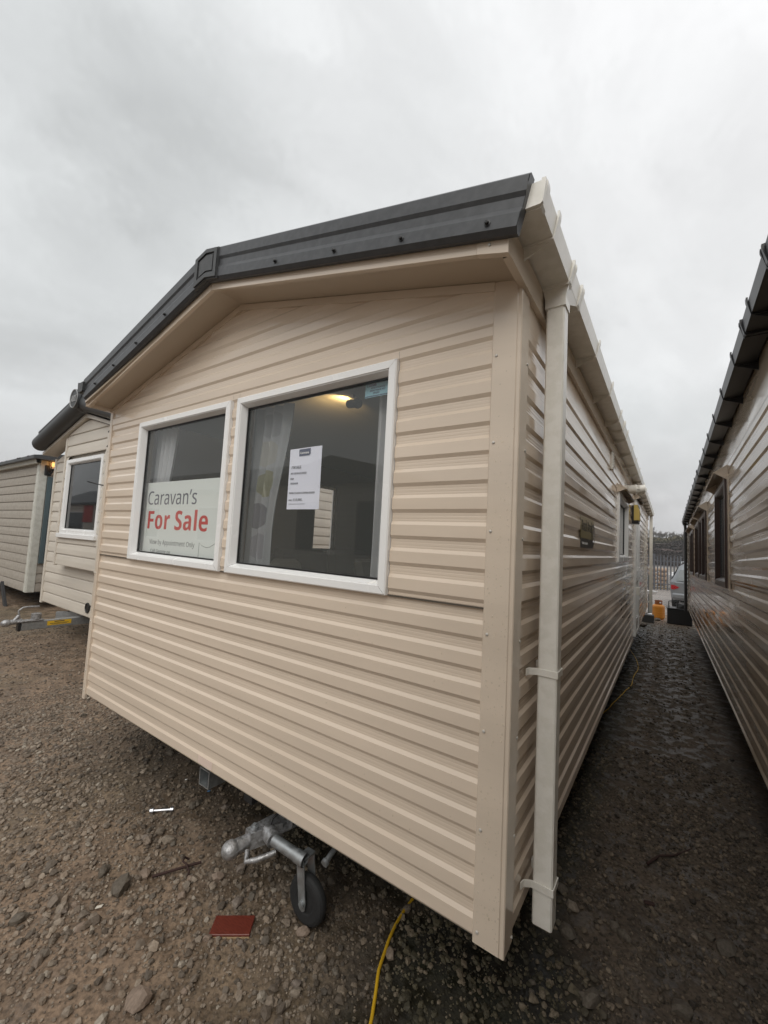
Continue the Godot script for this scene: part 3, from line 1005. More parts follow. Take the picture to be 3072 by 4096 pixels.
	ac.prism(ap.call(0.100, 2.914, 3.076), Vector3(-W / 2, 0, 0.20), Basis(), 0.039)
	var fr: PackedVector2Array = ap.call(0.095, 2.920, 3.070)
	var fi: PackedVector2Array = ap.call(0.072, 2.943, 3.050)
	for i in 6:
		var j := (i + 1) % 6
		ac.prism(PackedVector2Array([fr[i], fr[j], fi[j], fi[i]]), Vector3(-W / 2, 0, 0.2395), Basis(), 0.007)
	ac.prism(ap.call(0.058, 2.956, 3.038), Vector3(-W / 2, 0, 0.2395), Basis(), 0.004)
	obj("ridge_cap", ac, M.roof_moulded, root)
	# roof sheets
	for s in [-1.0, 1.0]:
		var rf := mb()
		var xe: float = 0.06 if s > 0 else -3.11
		for k in 5:
			var xa: float = lerpf(-W / 2, xe, k / 5.0)
			var xb: float = lerpf(-W / 2, xe, (k + 1) / 5.0)
			var ya := 3.062 - absf(xa + W / 2) * 0.2415
			var yb := 3.062 - absf(xb + W / 2) * 0.2415
			rf.prism(PackedVector2Array([Vector2(xa, ya - 0.05), Vector2(xb, yb - 0.05), Vector2(xb, yb + 0.010), Vector2(xa, ya)]), Vector3(0, 0, -L - 0.06), Basis(), L + 0.255)
		obj("roof", rf, M.roof_dark, root)
		# ceiling, following the slope inside
		var ce := mb()
		ce.prism(PackedVector2Array([Vector2(-W / 2, 2.585), Vector2(xe - s * 0.09, 2.50), Vector2(xe - s * 0.09, 2.53), Vector2(-W / 2, 2.615)]), Vector3(0, 0, -L + 0.08), Basis(), L - 0.17)
		obj("ceiling", ce, M.interior_ceiling, root)
	# right side: lower sheet, upper sheet, plain eaves band
	var R := Vector3(1, 0, 0)
	var sw := [3.12, 4.22, 1.56, 2.24]        # side window, u = -z
	var dr := [5.50, 6.36, 0.50, 2.44]        # side door
	var sh := [[3.14, 4.20, 1.58, 2.22], [5.52, 6.34, 0.44, 2.42]]
	obj("cladding_panel", clad(O, R, 0.045, L, YB, 1.440, 1.385, sh), C, root)
	obj("cladding_panel", clad(O, R, 0.045, L, 1.436, 2.392, 1.508, sh, 0.004), C, root)
	var eb := mb()
	eb.sweep([Vector2(0.010, 2.388), Vector2(0.012, 2.40), Vector2(0.012, 2.452), Vector2(0.006, 2.462), Vector2(0.006, 2.56)], Vector3(0, 0, -0.045), Basis(R, Vector3.UP, Vector3(0, 0, -1)), L - 0.045)
	obj("eaves_band", eb, C, root)
	obj("lining", slab(O, R, 0.075, L - 0.075, YB, 2.56, sh, -0.06, -0.012), M.interior_wall, root)
	# the boxed eave that runs back from the fascia end under the gutter
	var ex := mb()
	ex.sweep([Vector2(0.0, 2.500), Vector2(0.024, 2.500), Vector2(0.024, 2.60), Vector2(0.0, 2.60)], Vector3(0, 0, 0.1795), Basis(R, Vector3.UP, Vector3(0, 0, -1)), L + 0.18, true)
	obj("eaves_board", ex, T, root)
	# left side
	var Lf := Vector3(-1, 0, 0)
	var OL := Vector3(-W, 0, 0)
	var lw := [-2.56, -2.12, 1.46, 2.30]      # u = z
	var lh := [[-2.54, -2.14, 1.48, 2.28]]
	obj("cladding_panel", clad(OL, Lf, -L, -0.03, YB, 1.440, 1.385, lh), C, root)
	obj("cladding_panel", clad(OL, Lf, -L, -0.03, 1.436, 2.56, 1.508, lh, 0.004), C, root)
	obj("lining", slab(OL, Lf, -L + 0.075, -0.075, YB, 2.56, lh, -0.06, -0.012), M.interior_wall, root)
	window(root, OL, Lf, lw[0], lw[1], lw[2], lw[3], M.white_frame, M.glass)
	var el := mb()
	el.sweep([Vector2(0.0, 2.60), Vector2(-0.024, 2.60), Vector2(-0.024, 2.50), Vector2(0.0, 2.50)], Vector3(-W, 0, 0.18), Basis(R, Vector3.UP, Vector3(0, 0, -1)), L + 0.18, true)
	obj("eaves_board", el, T, root)
	# back wall and inner partition
	obj("cladding_panel", clad(Vector3(0, 0, -L), Vector3(0, 0, -1), 0.03, W - 0.03, YB, 2.88, 1.385, [], 0.0, func(y: float) -> Vector2: return Vector2(W / 2 - (2.9 - y) / 0.243, W / 2 + (2.9 - y) / 0.243)), C, root)
	obj("lining", slab(Vector3(0, 0, -L), Vector3(0, 0, -1), 0.03, W - 0.03, YB, 2.56, [], -0.06, -0.012), M.interior_wall, root)
	var ip := mb()
	ip.box(Vector3(-W / 2, 1.6, -4.6), Vector3(W - 0.15, 2.4, 0.05))
	obj("partition", ip, M.interior_wall, root)
	var fl := mb()
	fl.box(Vector3(-W / 2, 0.63, -L / 2), Vector3(W - 0.13, 0.03, L - 0.16))
	obj("floor_covering", fl, M.interior_floor, root)
	chassis(root, -W, 0, -0.02, -L, YB)
	# corner posts: folded L trims, screwed on
	for q in [[-0.041, 0.087, 0.024, YB - 0.010, 2.545]]:
		var cp := mb()
		cp.bev(Vector3(-0.0425, (q[3] + q[4]) / 2, 0.0075), Vector3(0.085, q[4] - q[3], 0.021), 0.003)
		cp.bev(Vector3(0.0035, (q[3] + q[4]) / 2 - 0.002, -0.026), Vector3(0.020, q[4] - q[3], 0.082), 0.003)
		var cpo := obj("corner_trim", cp, T, root)
		for y in [2.281, 1.982, 1.686, 1.354, 1.052, 0.755, 0.458]:
			inst("rivet", rv, M.rivet_head, cpo, Transform3D(on_normal(F), Vector3(-0.069, y, 0.018)))
			inst("rivet", rv, M.rivet_head, cpo, Transform3D(on_normal(R), Vector3(0.0135, y - 0.02, -0.055)))
		# rain beads on the trim: too many and too small to pick out
		var dm := SphereMesh.new()
		dm.radius = 1.0
		dm.height = 2.0
		dm.radial_segments = 8
		dm.rings = 4
		var mm := MultiMesh.new()
		mm.transform_format = MultiMesh.TRANSFORM_3D
		mm.mesh = dm
		var ts := []
		rng.seed = 31
		for i in 420:
			var r := 0.0012 + 0.0018 * pow(rng.randf(), 2)
			if i < 260:
				ts.append(Transform3D(Basis.from_scale(Vector3(r, r * 1.5, r * 0.6)), Vector3(rng.randf_range(-0.08, -0.004), rng.randf_range(0.45, 2.0) if rng.randf() < 0.8 else rng.randf_range(0.42, 2.4), 0.018)))
			else:
				ts.append(Transform3D(Basis.from_scale(Vector3(r, r * 1.4, r * 0.6)), Vector3(rng.randf_range(-2.9, -0.1), 1.436 - rng.randf() * 0.004 if rng.randf() < 0.4 else 1.385 - 0.1 * (rng.randi() % 9) - 0.02 - 0.03 * rng.randf(), 0.0085)))
		mm.instance_count = ts.size()
		for i in ts.size():
			mm.set_instance_transform(i, ts[i])
		var dmi := MultiMeshInstance3D.new()
		dmi.name = "rain_drops"
		dmi.multimesh = mm
		dmi.material_override = M.lamp_glass
		dmi.set_meta("kind", "stuff")
		root.add_child(dmi, true)
	var ct := mb()
	ct.bev(Vector3(-W + 0.006, (YB + 2.52) / 2 - 0.01, 0.006), Vector3(0.04, 2.52 - YB + 0.04, 0.024), 0.003)
	ct.bev(Vector3(-W - 0.007, (YB + 2.52) / 2 - 0.01, -0.02), Vector3(0.014, 2.52 - YB + 0.04, 0.05), 0.003)
	var cto := obj("corner_trim", ct, T, root)
	for y in [2.2, 1.75, 1.3, 0.95, 0.6, 0.46]:
		inst("rivet", rv, M.rivet_head, cto, Transform3D(on_normal(F), Vector3(-W + 0.006, y, 0.018)))
	for x in [-2.35, -1.70, -1.05, -0.42]:
		for y in [1.262, 0.662]:
			inst("rivet", rv, M.rivet_head, root, Transform3D(on_normal(F), Vector3(x, y, 0.001)))
	# front windows
	var w0 := window(root, Vector3(0, 0, 0.005), F, s0[0], s0[1], s0[2], s0[3], M.white_frame, M.glass)
	w0.set_meta("label", "left front window with a sale banner behind it")
	var w1 := window(root, Vector3(0, 0, 0.005), F, s1[0], s1[1], s1[2], s1[3], M.white_frame, M.glass)
	w1.set_meta("label", "right front window with a price sheet behind it")
	# inspection sticker in the top right corner of the big pane
	var stk := mb()
	stk.box(Vector3(-0.606, 2.278, -0.041), Vector3(0.130, 0.062, 0.0006))
	var sto := obj("inspection_sticker", stk, M.sticker_blue, root)
	var sans := SystemFont.new()
	sans.font_names = PackedStringArray(["Droid Sans"])
	var bold := SystemFont.new()
	bold.font_names = PackedStringArray(["Droid Sans"])
	bold.font_weight = 700
	var sh2 := mb()
	sh2.box(Vector3(-0.637, 2.2995, -0.0404), Vector3(0.05, 0.010, 0.0004))
	sh2.box(Vector3(-0.610, 2.2515, -0.0404), Vector3(0.118, 0.0045, 0.0004))
	obj("print", sh2, M.ink_navy, sto)
	text("print", "W", bold, 0.008, 0.0, M.sticker_blue, sto, Vector3(-0.66, 2.2995, -0.0396))
	text("print", "PRODUCTION GAS", bold, 0.0078, 0.074, M.ink_navy, sto, Vector3(-0.603, 2.2865, -0.0400), Basis(), 1)
	text("print", "INSPECTION & TEST", bold, 0.0078, 0.082, M.ink_navy, sto, Vector3(-0.605, 2.2750, -0.0400), Basis(), 1)
	text("print", "PASSED", bold, 0.0078, 0.032, M.ink_navy, sto, Vector3(-0.611, 2.2635, -0.0400), Basis(), 1)
	# faded label on the bottom edge
	var fs := mb()
	fs.box(Vector3(-1.536, 0.4605, 0.0088), Vector3(0.122, 0.040, 0.0008))
	obj("rating_label", fs, M.sticker_pink, root)
	# black clips at the left edge, with a stub of cable
	for y in [2.372, 2.257]:
		var bc := mb()
		bc.bev(Vector3(-W - 0.045, y, -0.03), Vector3(0.075, 0.022, 0.03), 0.006)
		bc.bev(Vector3(-W - 0.085, y + 0.006, -0.015), Vector3(0.05, 0.010, 0.012), 0.003, Basis(Vector3.BACK, 0.35))
		bc.bev(Vector3(-W - 0.07, y - 0.013, -0.02), Vector3(0.04, 0.009, 0.012), 0.003, Basis(Vector3.BACK, -0.3))
		obj("black_clip", bc, M.black_plastic, root)
	var cs := mb()
	cs.tube([Vector3(-W - 0.01, 1.945, -0.02), Vector3(-W - 0.06, 1.95, 0.02), Vector3(-W - 0.10, 1.962, 0.06), Vector3(-W - 0.11, 1.968, 0.09)], 0.005, 6)
	obj("cable_stub", cs, M.black_plastic, root)
	# right side gutter and downpipes
	gutter(root, 0.012, 0.126, 2.668, 0.185, -L - 0.02, M.gutter_cream, [0.05, -0.87, -1.46, -2.04, -2.62, -3.2, -3.8, -4.4, -5.0, -5.6, -6.2, -6.8, -7.4, -8.0, -8.6, -9.2, -9.8], [-0.206, -0.37, -2.33, -6.1])
	# outlet hopper between the two unions
	var ho := mb()
	var hz0 := -0.196
	var hz1 := -0.375
	var t4 := [Vector3(0.022, 2.604, hz0), Vector3(0.114, 2.604, hz0), Vector3(0.114, 2.604, hz1), Vector3(0.022, 2.604, hz1)]
	var b4 := [Vector3(0.031, 2.562, -0.202), Vector3(0.103, 2.562, -0.202), Vector3(0.103, 2.562, -0.275), Vector3(0.031, 2.562, -0.275)]
	for k in 4:
		ho.quad2(t4[k], t4[(k + 1) % 4], b4[(k + 1) % 4], b4[k], (t4[k] + t4[(k + 1) % 4]) / 2 - Vector3(0.068, 2.604, -0.28))
	ho.quad2(b4[0], b4[1], b4[2], b4[3], Vector3.DOWN)
	ho.box(Vector3(0.067, 2.548, -0.2385), Vector3(0.072, 0.04, 0.073))
	obj("hopper", ho, M.gutter_cream, root)
	pipe_and_clips(root, 0.035, -0.206, 0.384, 2.552, 0.0, M.gutter_cream, [1.210, 0.512])
	pipe_and_clips(root, 0.035, -L + 0.02, 0.30, 2.60, 0.0, M.gutter_cream, [1.35, 0.55])
	# left gutter
	gutter(root, -W - 0.012, -W - 0.10, 2.668, 0.19, -L - 0.02, M.roof_moulded, [-0.6, -1.8, -3.0, -4.2], [])
	# side window with hood, door, meter box, flue, vent
	window(root, Vector3(0.006, 0, 0), R, sw[0], sw[1], sw[2], sw[3], M.white_frame, M.frosted_glass, 0.07)
	for e in [[sw[0], sw[1], sw[3]], [dr[0], dr[1], dr[3]]]:
		var hd := mb()
		for z in [-e[0] + 0.02, -e[1] - 0.02 + 0.008]:
			hd.prism(PackedVector2Array([Vector2(0.006, e[2] - 0.02), Vector2(0.085, e[2] + 0.012), Vector2(0.006, e[2] + 0.07)]), Vector3(0, 0, z - 0.008), Basis(), 0.008)
		hd.prism(PackedVector2Array([Vector2(0.006, e[2] + 0.064), Vector2(0.085, e[2] + 0.008), Vector2(0.090, e[2] + 0.012), Vector2(0.006, e[2] + 0.073)]), Vector3(0, 0, -e[1] - 0.022), Basis(), e[1] - e[0] + 0.046)
		obj("hood", hd, T, root)
	var dn := part("door", root)
	var df := mb()
	for e in [[dr[0], dr[0] + 0.07, dr[2], dr[3]], [dr[1] - 0.07, dr[1], dr[2], dr[3]], [dr[0] + 0.07, dr[1] - 0.07, dr[3] - 0.07, dr[3]], [dr[0] + 0.07, dr[1] - 0.07, dr[2], dr[2] + 0.05]]:
		df.bev(Vector3(0.012, (e[2] + e[3]) / 2, -(e[0] + e[1]) / 2), Vector3(0.05, e[3] - e[2], e[1] - e[0]), 0.005)
	obj("frame", df, M.white_frame, dn)
	var dl := mb()
	for e in [[dr[0] + 0.075, dr[0] + 0.19], [dr[1] - 0.19, dr[1] - 0.075]]:
		dl.bev(Vector3(0.01, (dr[2] + dr[3]) / 2, -(e[0] + e[1]) / 2), Vector3(0.04, dr[3] - dr[2] - 0.13, e[1] - e[0]), 0.005)
	for y in [dr[2] + 0.14, 1.33, dr[3] - 0.16]:
		dl.bev(Vector3(0.01, y, -(dr[0] + dr[1]) / 2), Vector3(0.04, 0.16, dr[1] - dr[0] - 0.38), 0.005)
	dl.box(Vector3(-0.012, (dr[2] + dr[3]) / 2, -(dr[0] + dr[1]) / 2), Vector3(0.012, dr[3] - dr[2] - 0.14, dr[1] - dr[0] - 0.15))
	obj("leaf", dl, M.white_frame, dn)
	for e in [[0.72, 1.25], [1.41, 2.19]]:
		var dg := mb()
		dg.box(Vector3(0.0, (e[0] + e[1]) / 2, -(dr[0] + dr[1]) / 2), Vector3(0.008, e[1] - e[0], dr[1] - dr[0] - 0.385))
		obj("pane", dg, M.frosted_glass, dn)
	var hb := mb()
	hb.bev(Vector3(0.036, 1.42, -5.66), Vector3(0.012, 0.22, 0.035), 0.004)
	hb.bev(Vector3(0.066, 1.46, -5.70), Vector3(0.016, 0.018, 0.12), 0.005)
	hb.bev(Vector3(0.052, 1.46, -5.66), Vector3(0.03, 0.016, 0.016), 0.004)
	obj("handle", hb, M.white_frame, dn)
	var lk := mb()
	lk.bev(Vector3(0.052, 1.13, -5.60), Vector3(0.05, 0.11, 0.10), 0.006)
	obj("lock_cover", lk, M.gutter_cream, dn)
	var mx := mb()
	mx.bev(Vector3(0.046, 2.175, -5.13), Vector3(0.080, 0.24, 0.26), 0.006)
	var mxo := obj("meter_box", mx, M.black_plastic, root)
	var my := mb()
	my.prism(PackedVector2Array([Vector2(0.034, 2.095), Vector2(0.094, 2.095), Vector2(0.094, 2.23), Vector2(0.074, 2.30), Vector2(0.034, 2.30)]), Vector3(0, 0, -5.262), Basis(), 0.266)
	obj("meter_cover", my, M.meter_yellow, mxo)
	var fp := mb()
	fp.cyl(Vector3(0.005, 2.425, -4.4), Vector3(0.075, 2.425, -4.4), 0.050, 18)
	fp.cyl(Vector3(0.075, 2.425, -4.4), Vector3(0.098, 2.425, -4.4), 0.054, 18)
	fp.tube([Vector3(0.128, 2.425, -4.4), Vector3(0.185, 2.428, -4.4)], 0.045, 18)
	for k in 8:
		var an := TAU * k / 8
		fp.bev(Vector3(0.113, 2.425 + 0.041 * cos(an), -4.4 + 0.041 * sin(an)), Vector3(0.04, 0.01, 0.01), 0.002)
	fp.cyl(Vector3(0.09, 2.425, -4.4), Vector3(0.14, 2.425, -4.4), 0.026, 12)
	obj("boiler_flue", fp, M.gutter_cream, root)
	var vt := mb()
	vt.bev(Vector3(0.016, 2.42, -2.60), Vector3(0.018, 0.15, 0.09), 0.004)
	for k in 6:
		vt.bev(Vector3(0.026, 2.365 + 0.022 * k, -2.60), Vector3(0.008, 0.008, 0.07), 0.002, Basis(Vector3.BACK, -0.4))
	obj("air_vent", vt, M.gutter_cream, root)
	# model plate on the side: gold band with script letters, a ring and a black strip below
	var mp := mb()
	mp.box(Vector3(0.0125, 1.813, -1.40), Vector3(0.0008, 0.055, 0.50))
	var mpo := obj("model_plate", mp, M.sticker_gold, root)
	var mp2 := mb()
	mp2.box(Vector3(0.0125, 1.750, -1.38), Vector3(0.0010, 0.069, 0.45))
	obj("print", mp2, M.sticker_gold_dark, mpo)
	var mp3 := mb()
	mp3.box(Vector3(0.0126, 1.687, -1.38), Vector3(0.0010, 0.054, 0.45))
	obj("print", mp3, M.sticker_black, mpo)
	var serif := SystemFont.new()
	serif.font_names = PackedStringArray(["Droid Serif"])
	var sb := Basis(Vector3(0, 0, -1), Vector3.UP, Vector3(1, 0, 0))
	text("print", "Beach Break", serif, 0.066, 0.38, M.sticker_black, mpo, Vector3(0.0136, 1.790, -1.18), sb)
	text("print", "static caravans", sans, 0.016, 0.19, M.ink_white, mpo, Vector3(0.0138, 1.688, -1.20), sb)
	var ring := mb()
	for k in 20:
		var a0 := TAU * k / 20
		var a1 := TAU * (k + 1) / 20
		var pc := Vector3(0.0140, 1.745, -1.60)
		var f := func(an: float, r: float) -> Vector3: return pc + Vector3(0, sin(an) * r, -cos(an) * r)
		ring.quad2(f.call(a0, 0.055), f.call(a1, 0.055), f.call(a1, 0.072), f.call(a0, 0.072), Vector3.RIGHT)
		ring.quad2(f.call(a0, 0.020), f.call(a1, 0.020), f.call(a1, 0.030), f.call(a0, 0.030), Vector3.RIGHT)
	obj("print", ring, M.sticker_black, mpo)
	coupling(root)
	# ceiling spotlight in the lounge, lit
	var spp := part("ceiling_spotlight", root)
	var sp := mb()
	sp.tube([Vector3(-1.255, 2.575, -0.66), Vector3(-1.255, 2.55, -0.665)], 0.006, 8)
	sp.tube([Vector3(-1.205, 2.505, -0.66), Vector3(-1.30, 2.515, -0.67)], 0.028, 14)
	sp.ball(Vector3(-1.22, 2.505, -0.66), Vector3(0.034, 0.034, 0.034))
	obj("lamp_body", sp, M.dark_steel, spp)
	var sg := mb()
	sg.lathe([Vector2(0.026, 0.0), Vector2(0.018, 0.008), Vector2(0.0, 0.010)], Vector3(-1.302, 2.516, -0.67), on_normal(Vector3(-0.99, 0.1, -0.1).normalized()), 12)
	obj("lamp_face", sg, M.spot_lamp_glow, spp)
	var sl2 := SpotLight3D.new()
	sl2.name = "spot_light"
	sl2.light_color = Color(1.0, 0.84, 0.55)
	sl2.light_energy = 0.17
	sl2.light_size = 0.02
	sl2.spot_angle = 70
	sl2.spot_range = 8
	sl2.spot_attenuation = 2
	sl2.shadow_enabled = true
	sl2.position = Vector3(-1.325, 2.52, -0.672)
	sl2.look_at_from_position(sl2.position, Vector3(-1.55, 2.58, -0.78))
	root.add_child(sl2)

func coupling(root: Node) -> void:
	# galvanised tube end at the left, coupling head, jockey wheel and angle iron under the front edge
	var t := mb()
	var a := -1.665
	for e in [[a, a + 0.006, 0.285, 0.375], [a + 0.082, a + 0.088, 0.285, 0.375], [a + 0.006, a + 0.082, 0.285, 0.291], [a + 0.006, a + 0.082, 0.369, 0.375]]:
		t.box(Vector3((e[0] + e[1]) / 2, (e[2] + e[3]) / 2, -0.85), Vector3(e[1] - e[0], e[3] - e[2], 1.60))
	t.box(Vector3(a + 0.13, 0.39, -0.12), Vector3(0.09, 0.05, 0.10))
	obj("square_tube", t, M.galvanised, root)
	var db := mb()
	db.box(Vector3(-1.30, 0.335, -0.95), Vector3(0.07, 0.12, 1.65), Basis(Vector3.UP, -0.06))
	db.box(Vector3(-1.75, 0.345, -1.6), Vector3(0.06, 0.10, 2.0), Basis(Vector3.UP, 0.42))
	db.box(Vector3(-0.85, 0.345, -1.6), Vector3(0.06, 0.10, 2.0), Basis(Vector3.UP, -0.42))
	obj("drawbar", db, M.dark_steel, root)
	var ai := mb()
	ai.box(Vector3(-0.43, 0.365, -0.115), Vector3(0.60, 0.085, 0.006))
	ai.box(Vector3(-0.43, 0.405, -0.155), Vector3(0.60, 0.006, 0.08))
	for k in 5:
		ai.cyl(Vector3(-0.65 + 0.1 * k, 0.36, -0.111), Vector3(-0.65 + 0.1 * k, 0.36, -0.108), 0.009, 10)
	var aio := obj("angle_iron", ai, M.dark_steel, root)
	var bo := mb()
	bo.cyl(Vector3(-0.735, 0.345, -0.10), Vector3(-0.735, 0.325, -0.045), 0.011, 10)
	bo.cyl(Vector3(-0.735, 0.3235, -0.041), Vector3(-0.735, 0.319, -0.029), 0.017, 6)
	obj("bolt", bo, M.galvanised, aio)
	# coupling head: rounded nose, body, flared mounting plate
	var hp := part("tow_coupling", root)
	var c := mb()
	var dir := Vector3(-0.22, -0.02, 0.975).normalized()   # towards the nose
	var side := Vector3.UP.cross(dir).normalized()
	var bs := Basis(side, dir.cross(side), dir)
	var nose := Vector3(-1.155, 0.262, 0.105)
	c.ball(nose, Vector3(0.038, 0.037, 0.042), bs, 12, 20)
	c.tube([nose - dir * 0.01, nose - dir * 0.065, nose - dir * 0.12], 0.032, 18, true, 0.028)
	# tapering deck
	var d0 := nose - dir * 0.075 + Vector3.UP * 0.008
	for e in [[0.030, 0.055, 0.0, 0.15, 0.036]]:
		var q0 := d0
		var q1: Vector3 = d0 - dir * e[3]
		var up: Vector3 = Vector3.UP * e[4]
		var lo := Vector3.DOWN * 0.03
		var a0 := [q0 - side * e[0] + lo, q0 + side * e[0] + lo, q0 + side * e[0] * 0.8 + up, q0 - side * e[0] * 0.8 + up]
		var a1 := [q1 - side * e[1] + lo, q1 + side * e[1] + lo, q1 + side * e[1] * 0.8 + up * 0.8, q1 - side * e[1] * 0.8 + up * 0.8]
		for k in 4:
			c.quad2(a0[k], a0[(k + 1) % 4], a1[(k + 1) % 4], a1[k], (a0[k] + a0[(k + 1) % 4]) / 2 - q0)
		c.quad2(a1[0], a1[1], a1[2], a1[3], -dir)
		c.quad2(a0[0], a0[1], a0[2], a0[3], dir)
	c.bev(d0 - dir * 0.17, Vector3(0.125, 0.012, 0.09), 0.004, bs)
	c.bev(d0 - dir * 0.19 + Vector3.UP * 0.03, Vector3(0.125, 0.07, 0.010), 0.003, bs)
	# clamp collar for the jockey tube
	c.tube([d0 - dir * 0.085 + side * 0.02 + Vector3.UP * 0.01, d0 - dir * 0.085 + side * 0.085 + Vector3.UP * 0.006], 0.034, 18)
	obj("head", c, M.cast_silver, hp)
	var nb := mb()
	nb.cyl(d0 - dir * 0.03 + Vector3.UP * 0.036, d0 - dir * 0.03 + Vector3.UP * 0.046, 0.017, 16)
	nb.cyl(d0 - dir * 0.03 + Vector3.UP * 0.046, d0 - dir * 0.03 + Vector3.UP * 0.056, 0.009, 6)
	for k in 2:
		nb.cyl(d0 - dir * 0.155 + side * (0.03 - 0.06 * k) + Vector3.UP * 0.006, d0 - dir * 0.155 + side * (0.03 - 0.06 * k) + Vector3.UP * 0.022, 0.010, 6)
	obj("bolt", nb, M.galvanised, hp)
	var pn := mb()
	var pp := d0 - dir * 0.09 + side * 0.03 + Vector3.UP * 0.035
	pn.tube([pp, pp + Vector3.UP * 0.03 - dir * 0.012, pp + Vector3.UP * 0.045 - dir * 0.055, pp + Vector3.UP * 0.03 - dir * 0.075], 0.006, 8)
	obj("locking_pin", pn, M.dark_steel, hp)
	var hd := mb()
	var h0 := nose + side * 0.045 - dir * 0.055 + Vector3.DOWN * 0.005
	hd.tube([h0, h0 + side * 0.035 + dir * 0.02 + Vector3.DOWN * 0.015, h0 + side * 0.055 - dir * 0.01 + Vector3.DOWN * 0.012, h0 + side * 0.075 - dir * 0.05 + Vector3.DOWN * 0.004, h0 + side * 0.085 - dir * 0.09], 0.011, 10)
	obj("release_handle", hd, M.cast_silver, hp)
	# jockey wheel: horizontal tube, fork and solid tyre
	var jw := part("jockey_wheel", root)
	var ts := d0 - dir * 0.085 + side * 0.085 + Vector3.UP * 0.006
	var te := Vector3(-0.868, 0.268, -0.045)
	var jt := mb()
	jt.tube([ts, te - (te - ts).normalized() * 0.02], 0.0235, 16, false)
	jt.tube([te - (te - ts).normalized() * 0.035, te + (te - ts).normalized() * 0.012], 0.0265, 16, false)
	jt.tube([te + (te - ts).normalized() * 0.012, te - (te - ts).normalized() * 0.04], 0.0225, 16, false)
	jt.tube([ts, ts + (te - ts) * 0.5], 0.0222, 16, true)
	obj("tube", jt, M.galvanised, jw)
	var ctr := Vector3(-0.852, 0.101, -0.075)
	var fk := mb()
	for s in [-1.0, 1.0]:
		var zz: float = ctr.z + s * 0.031
		var top := Vector3(te.x - 0.012, te.y - 0.01, zz)
		var bot := Vector3(ctr.x, ctr.y - 0.022, zz)
		var dv := (bot - top).normalized()
		var sx := dv.cross(Vector3.BACK).normalized()
		fk.prism(PackedVector2Array([Vector2(-0.022, 0), Vector2(0.022, 0), Vector2(0.019, 0.16), Vector2(0.013, 0.185), Vector2(0.0, 0.192), Vector2(-0.013, 0.185), Vector2(-0.019, 0.16)]), top - Vector3.BACK * 0.0025, Basis(sx, dv, sx.cross(dv)), 0.005 if sx.cross(dv).z > 0 else -0.005)
		fk.bev(Vector3(top.x, top.y + 0.006, lerpf(top.z, te.z, 0.5)), Vector3(0.044, 0.012, absf(top.z - te.z) + 0.012), 0.002)
	fk.cyl(Vector3(ctr.x, ctr.y, ctr.z - 0.045), Vector3(ctr.x, ctr.y, ctr.z + 0.045), 0.008, 10)
	fk.cyl(Vector3(ctr.x, ctr.y, ctr.z + 0.034), Vector3(ctr.x, ctr.y, ctr.z + 0.044), 0.014, 6)
	obj("fork", fk, M.galvanised, jw)
	var ty := mb()
	var az := Basis(Vector3.RIGHT, Vector3.BACK, Vector3.DOWN)
	ty.lathe([Vector2(0.0, -0.018), Vector2(0.045, -0.018), Vector2(0.052, -0.022), Vector2(0.078, -0.0235), Vector2(0.090, -0.019), Vector2(0.0965, -0.010), Vector2(0.098, 0.0), Vector2(0.0965, 0.010), Vector2(0.090, 0.019), Vector2(0.078, 0.0235), Vector2(0.052, 0.022), Vector2(0.045, 0.018), Vector2(0.0, 0.018)], ctr, az, 32)
	obj("tyre", ty, M.rubber, jw)

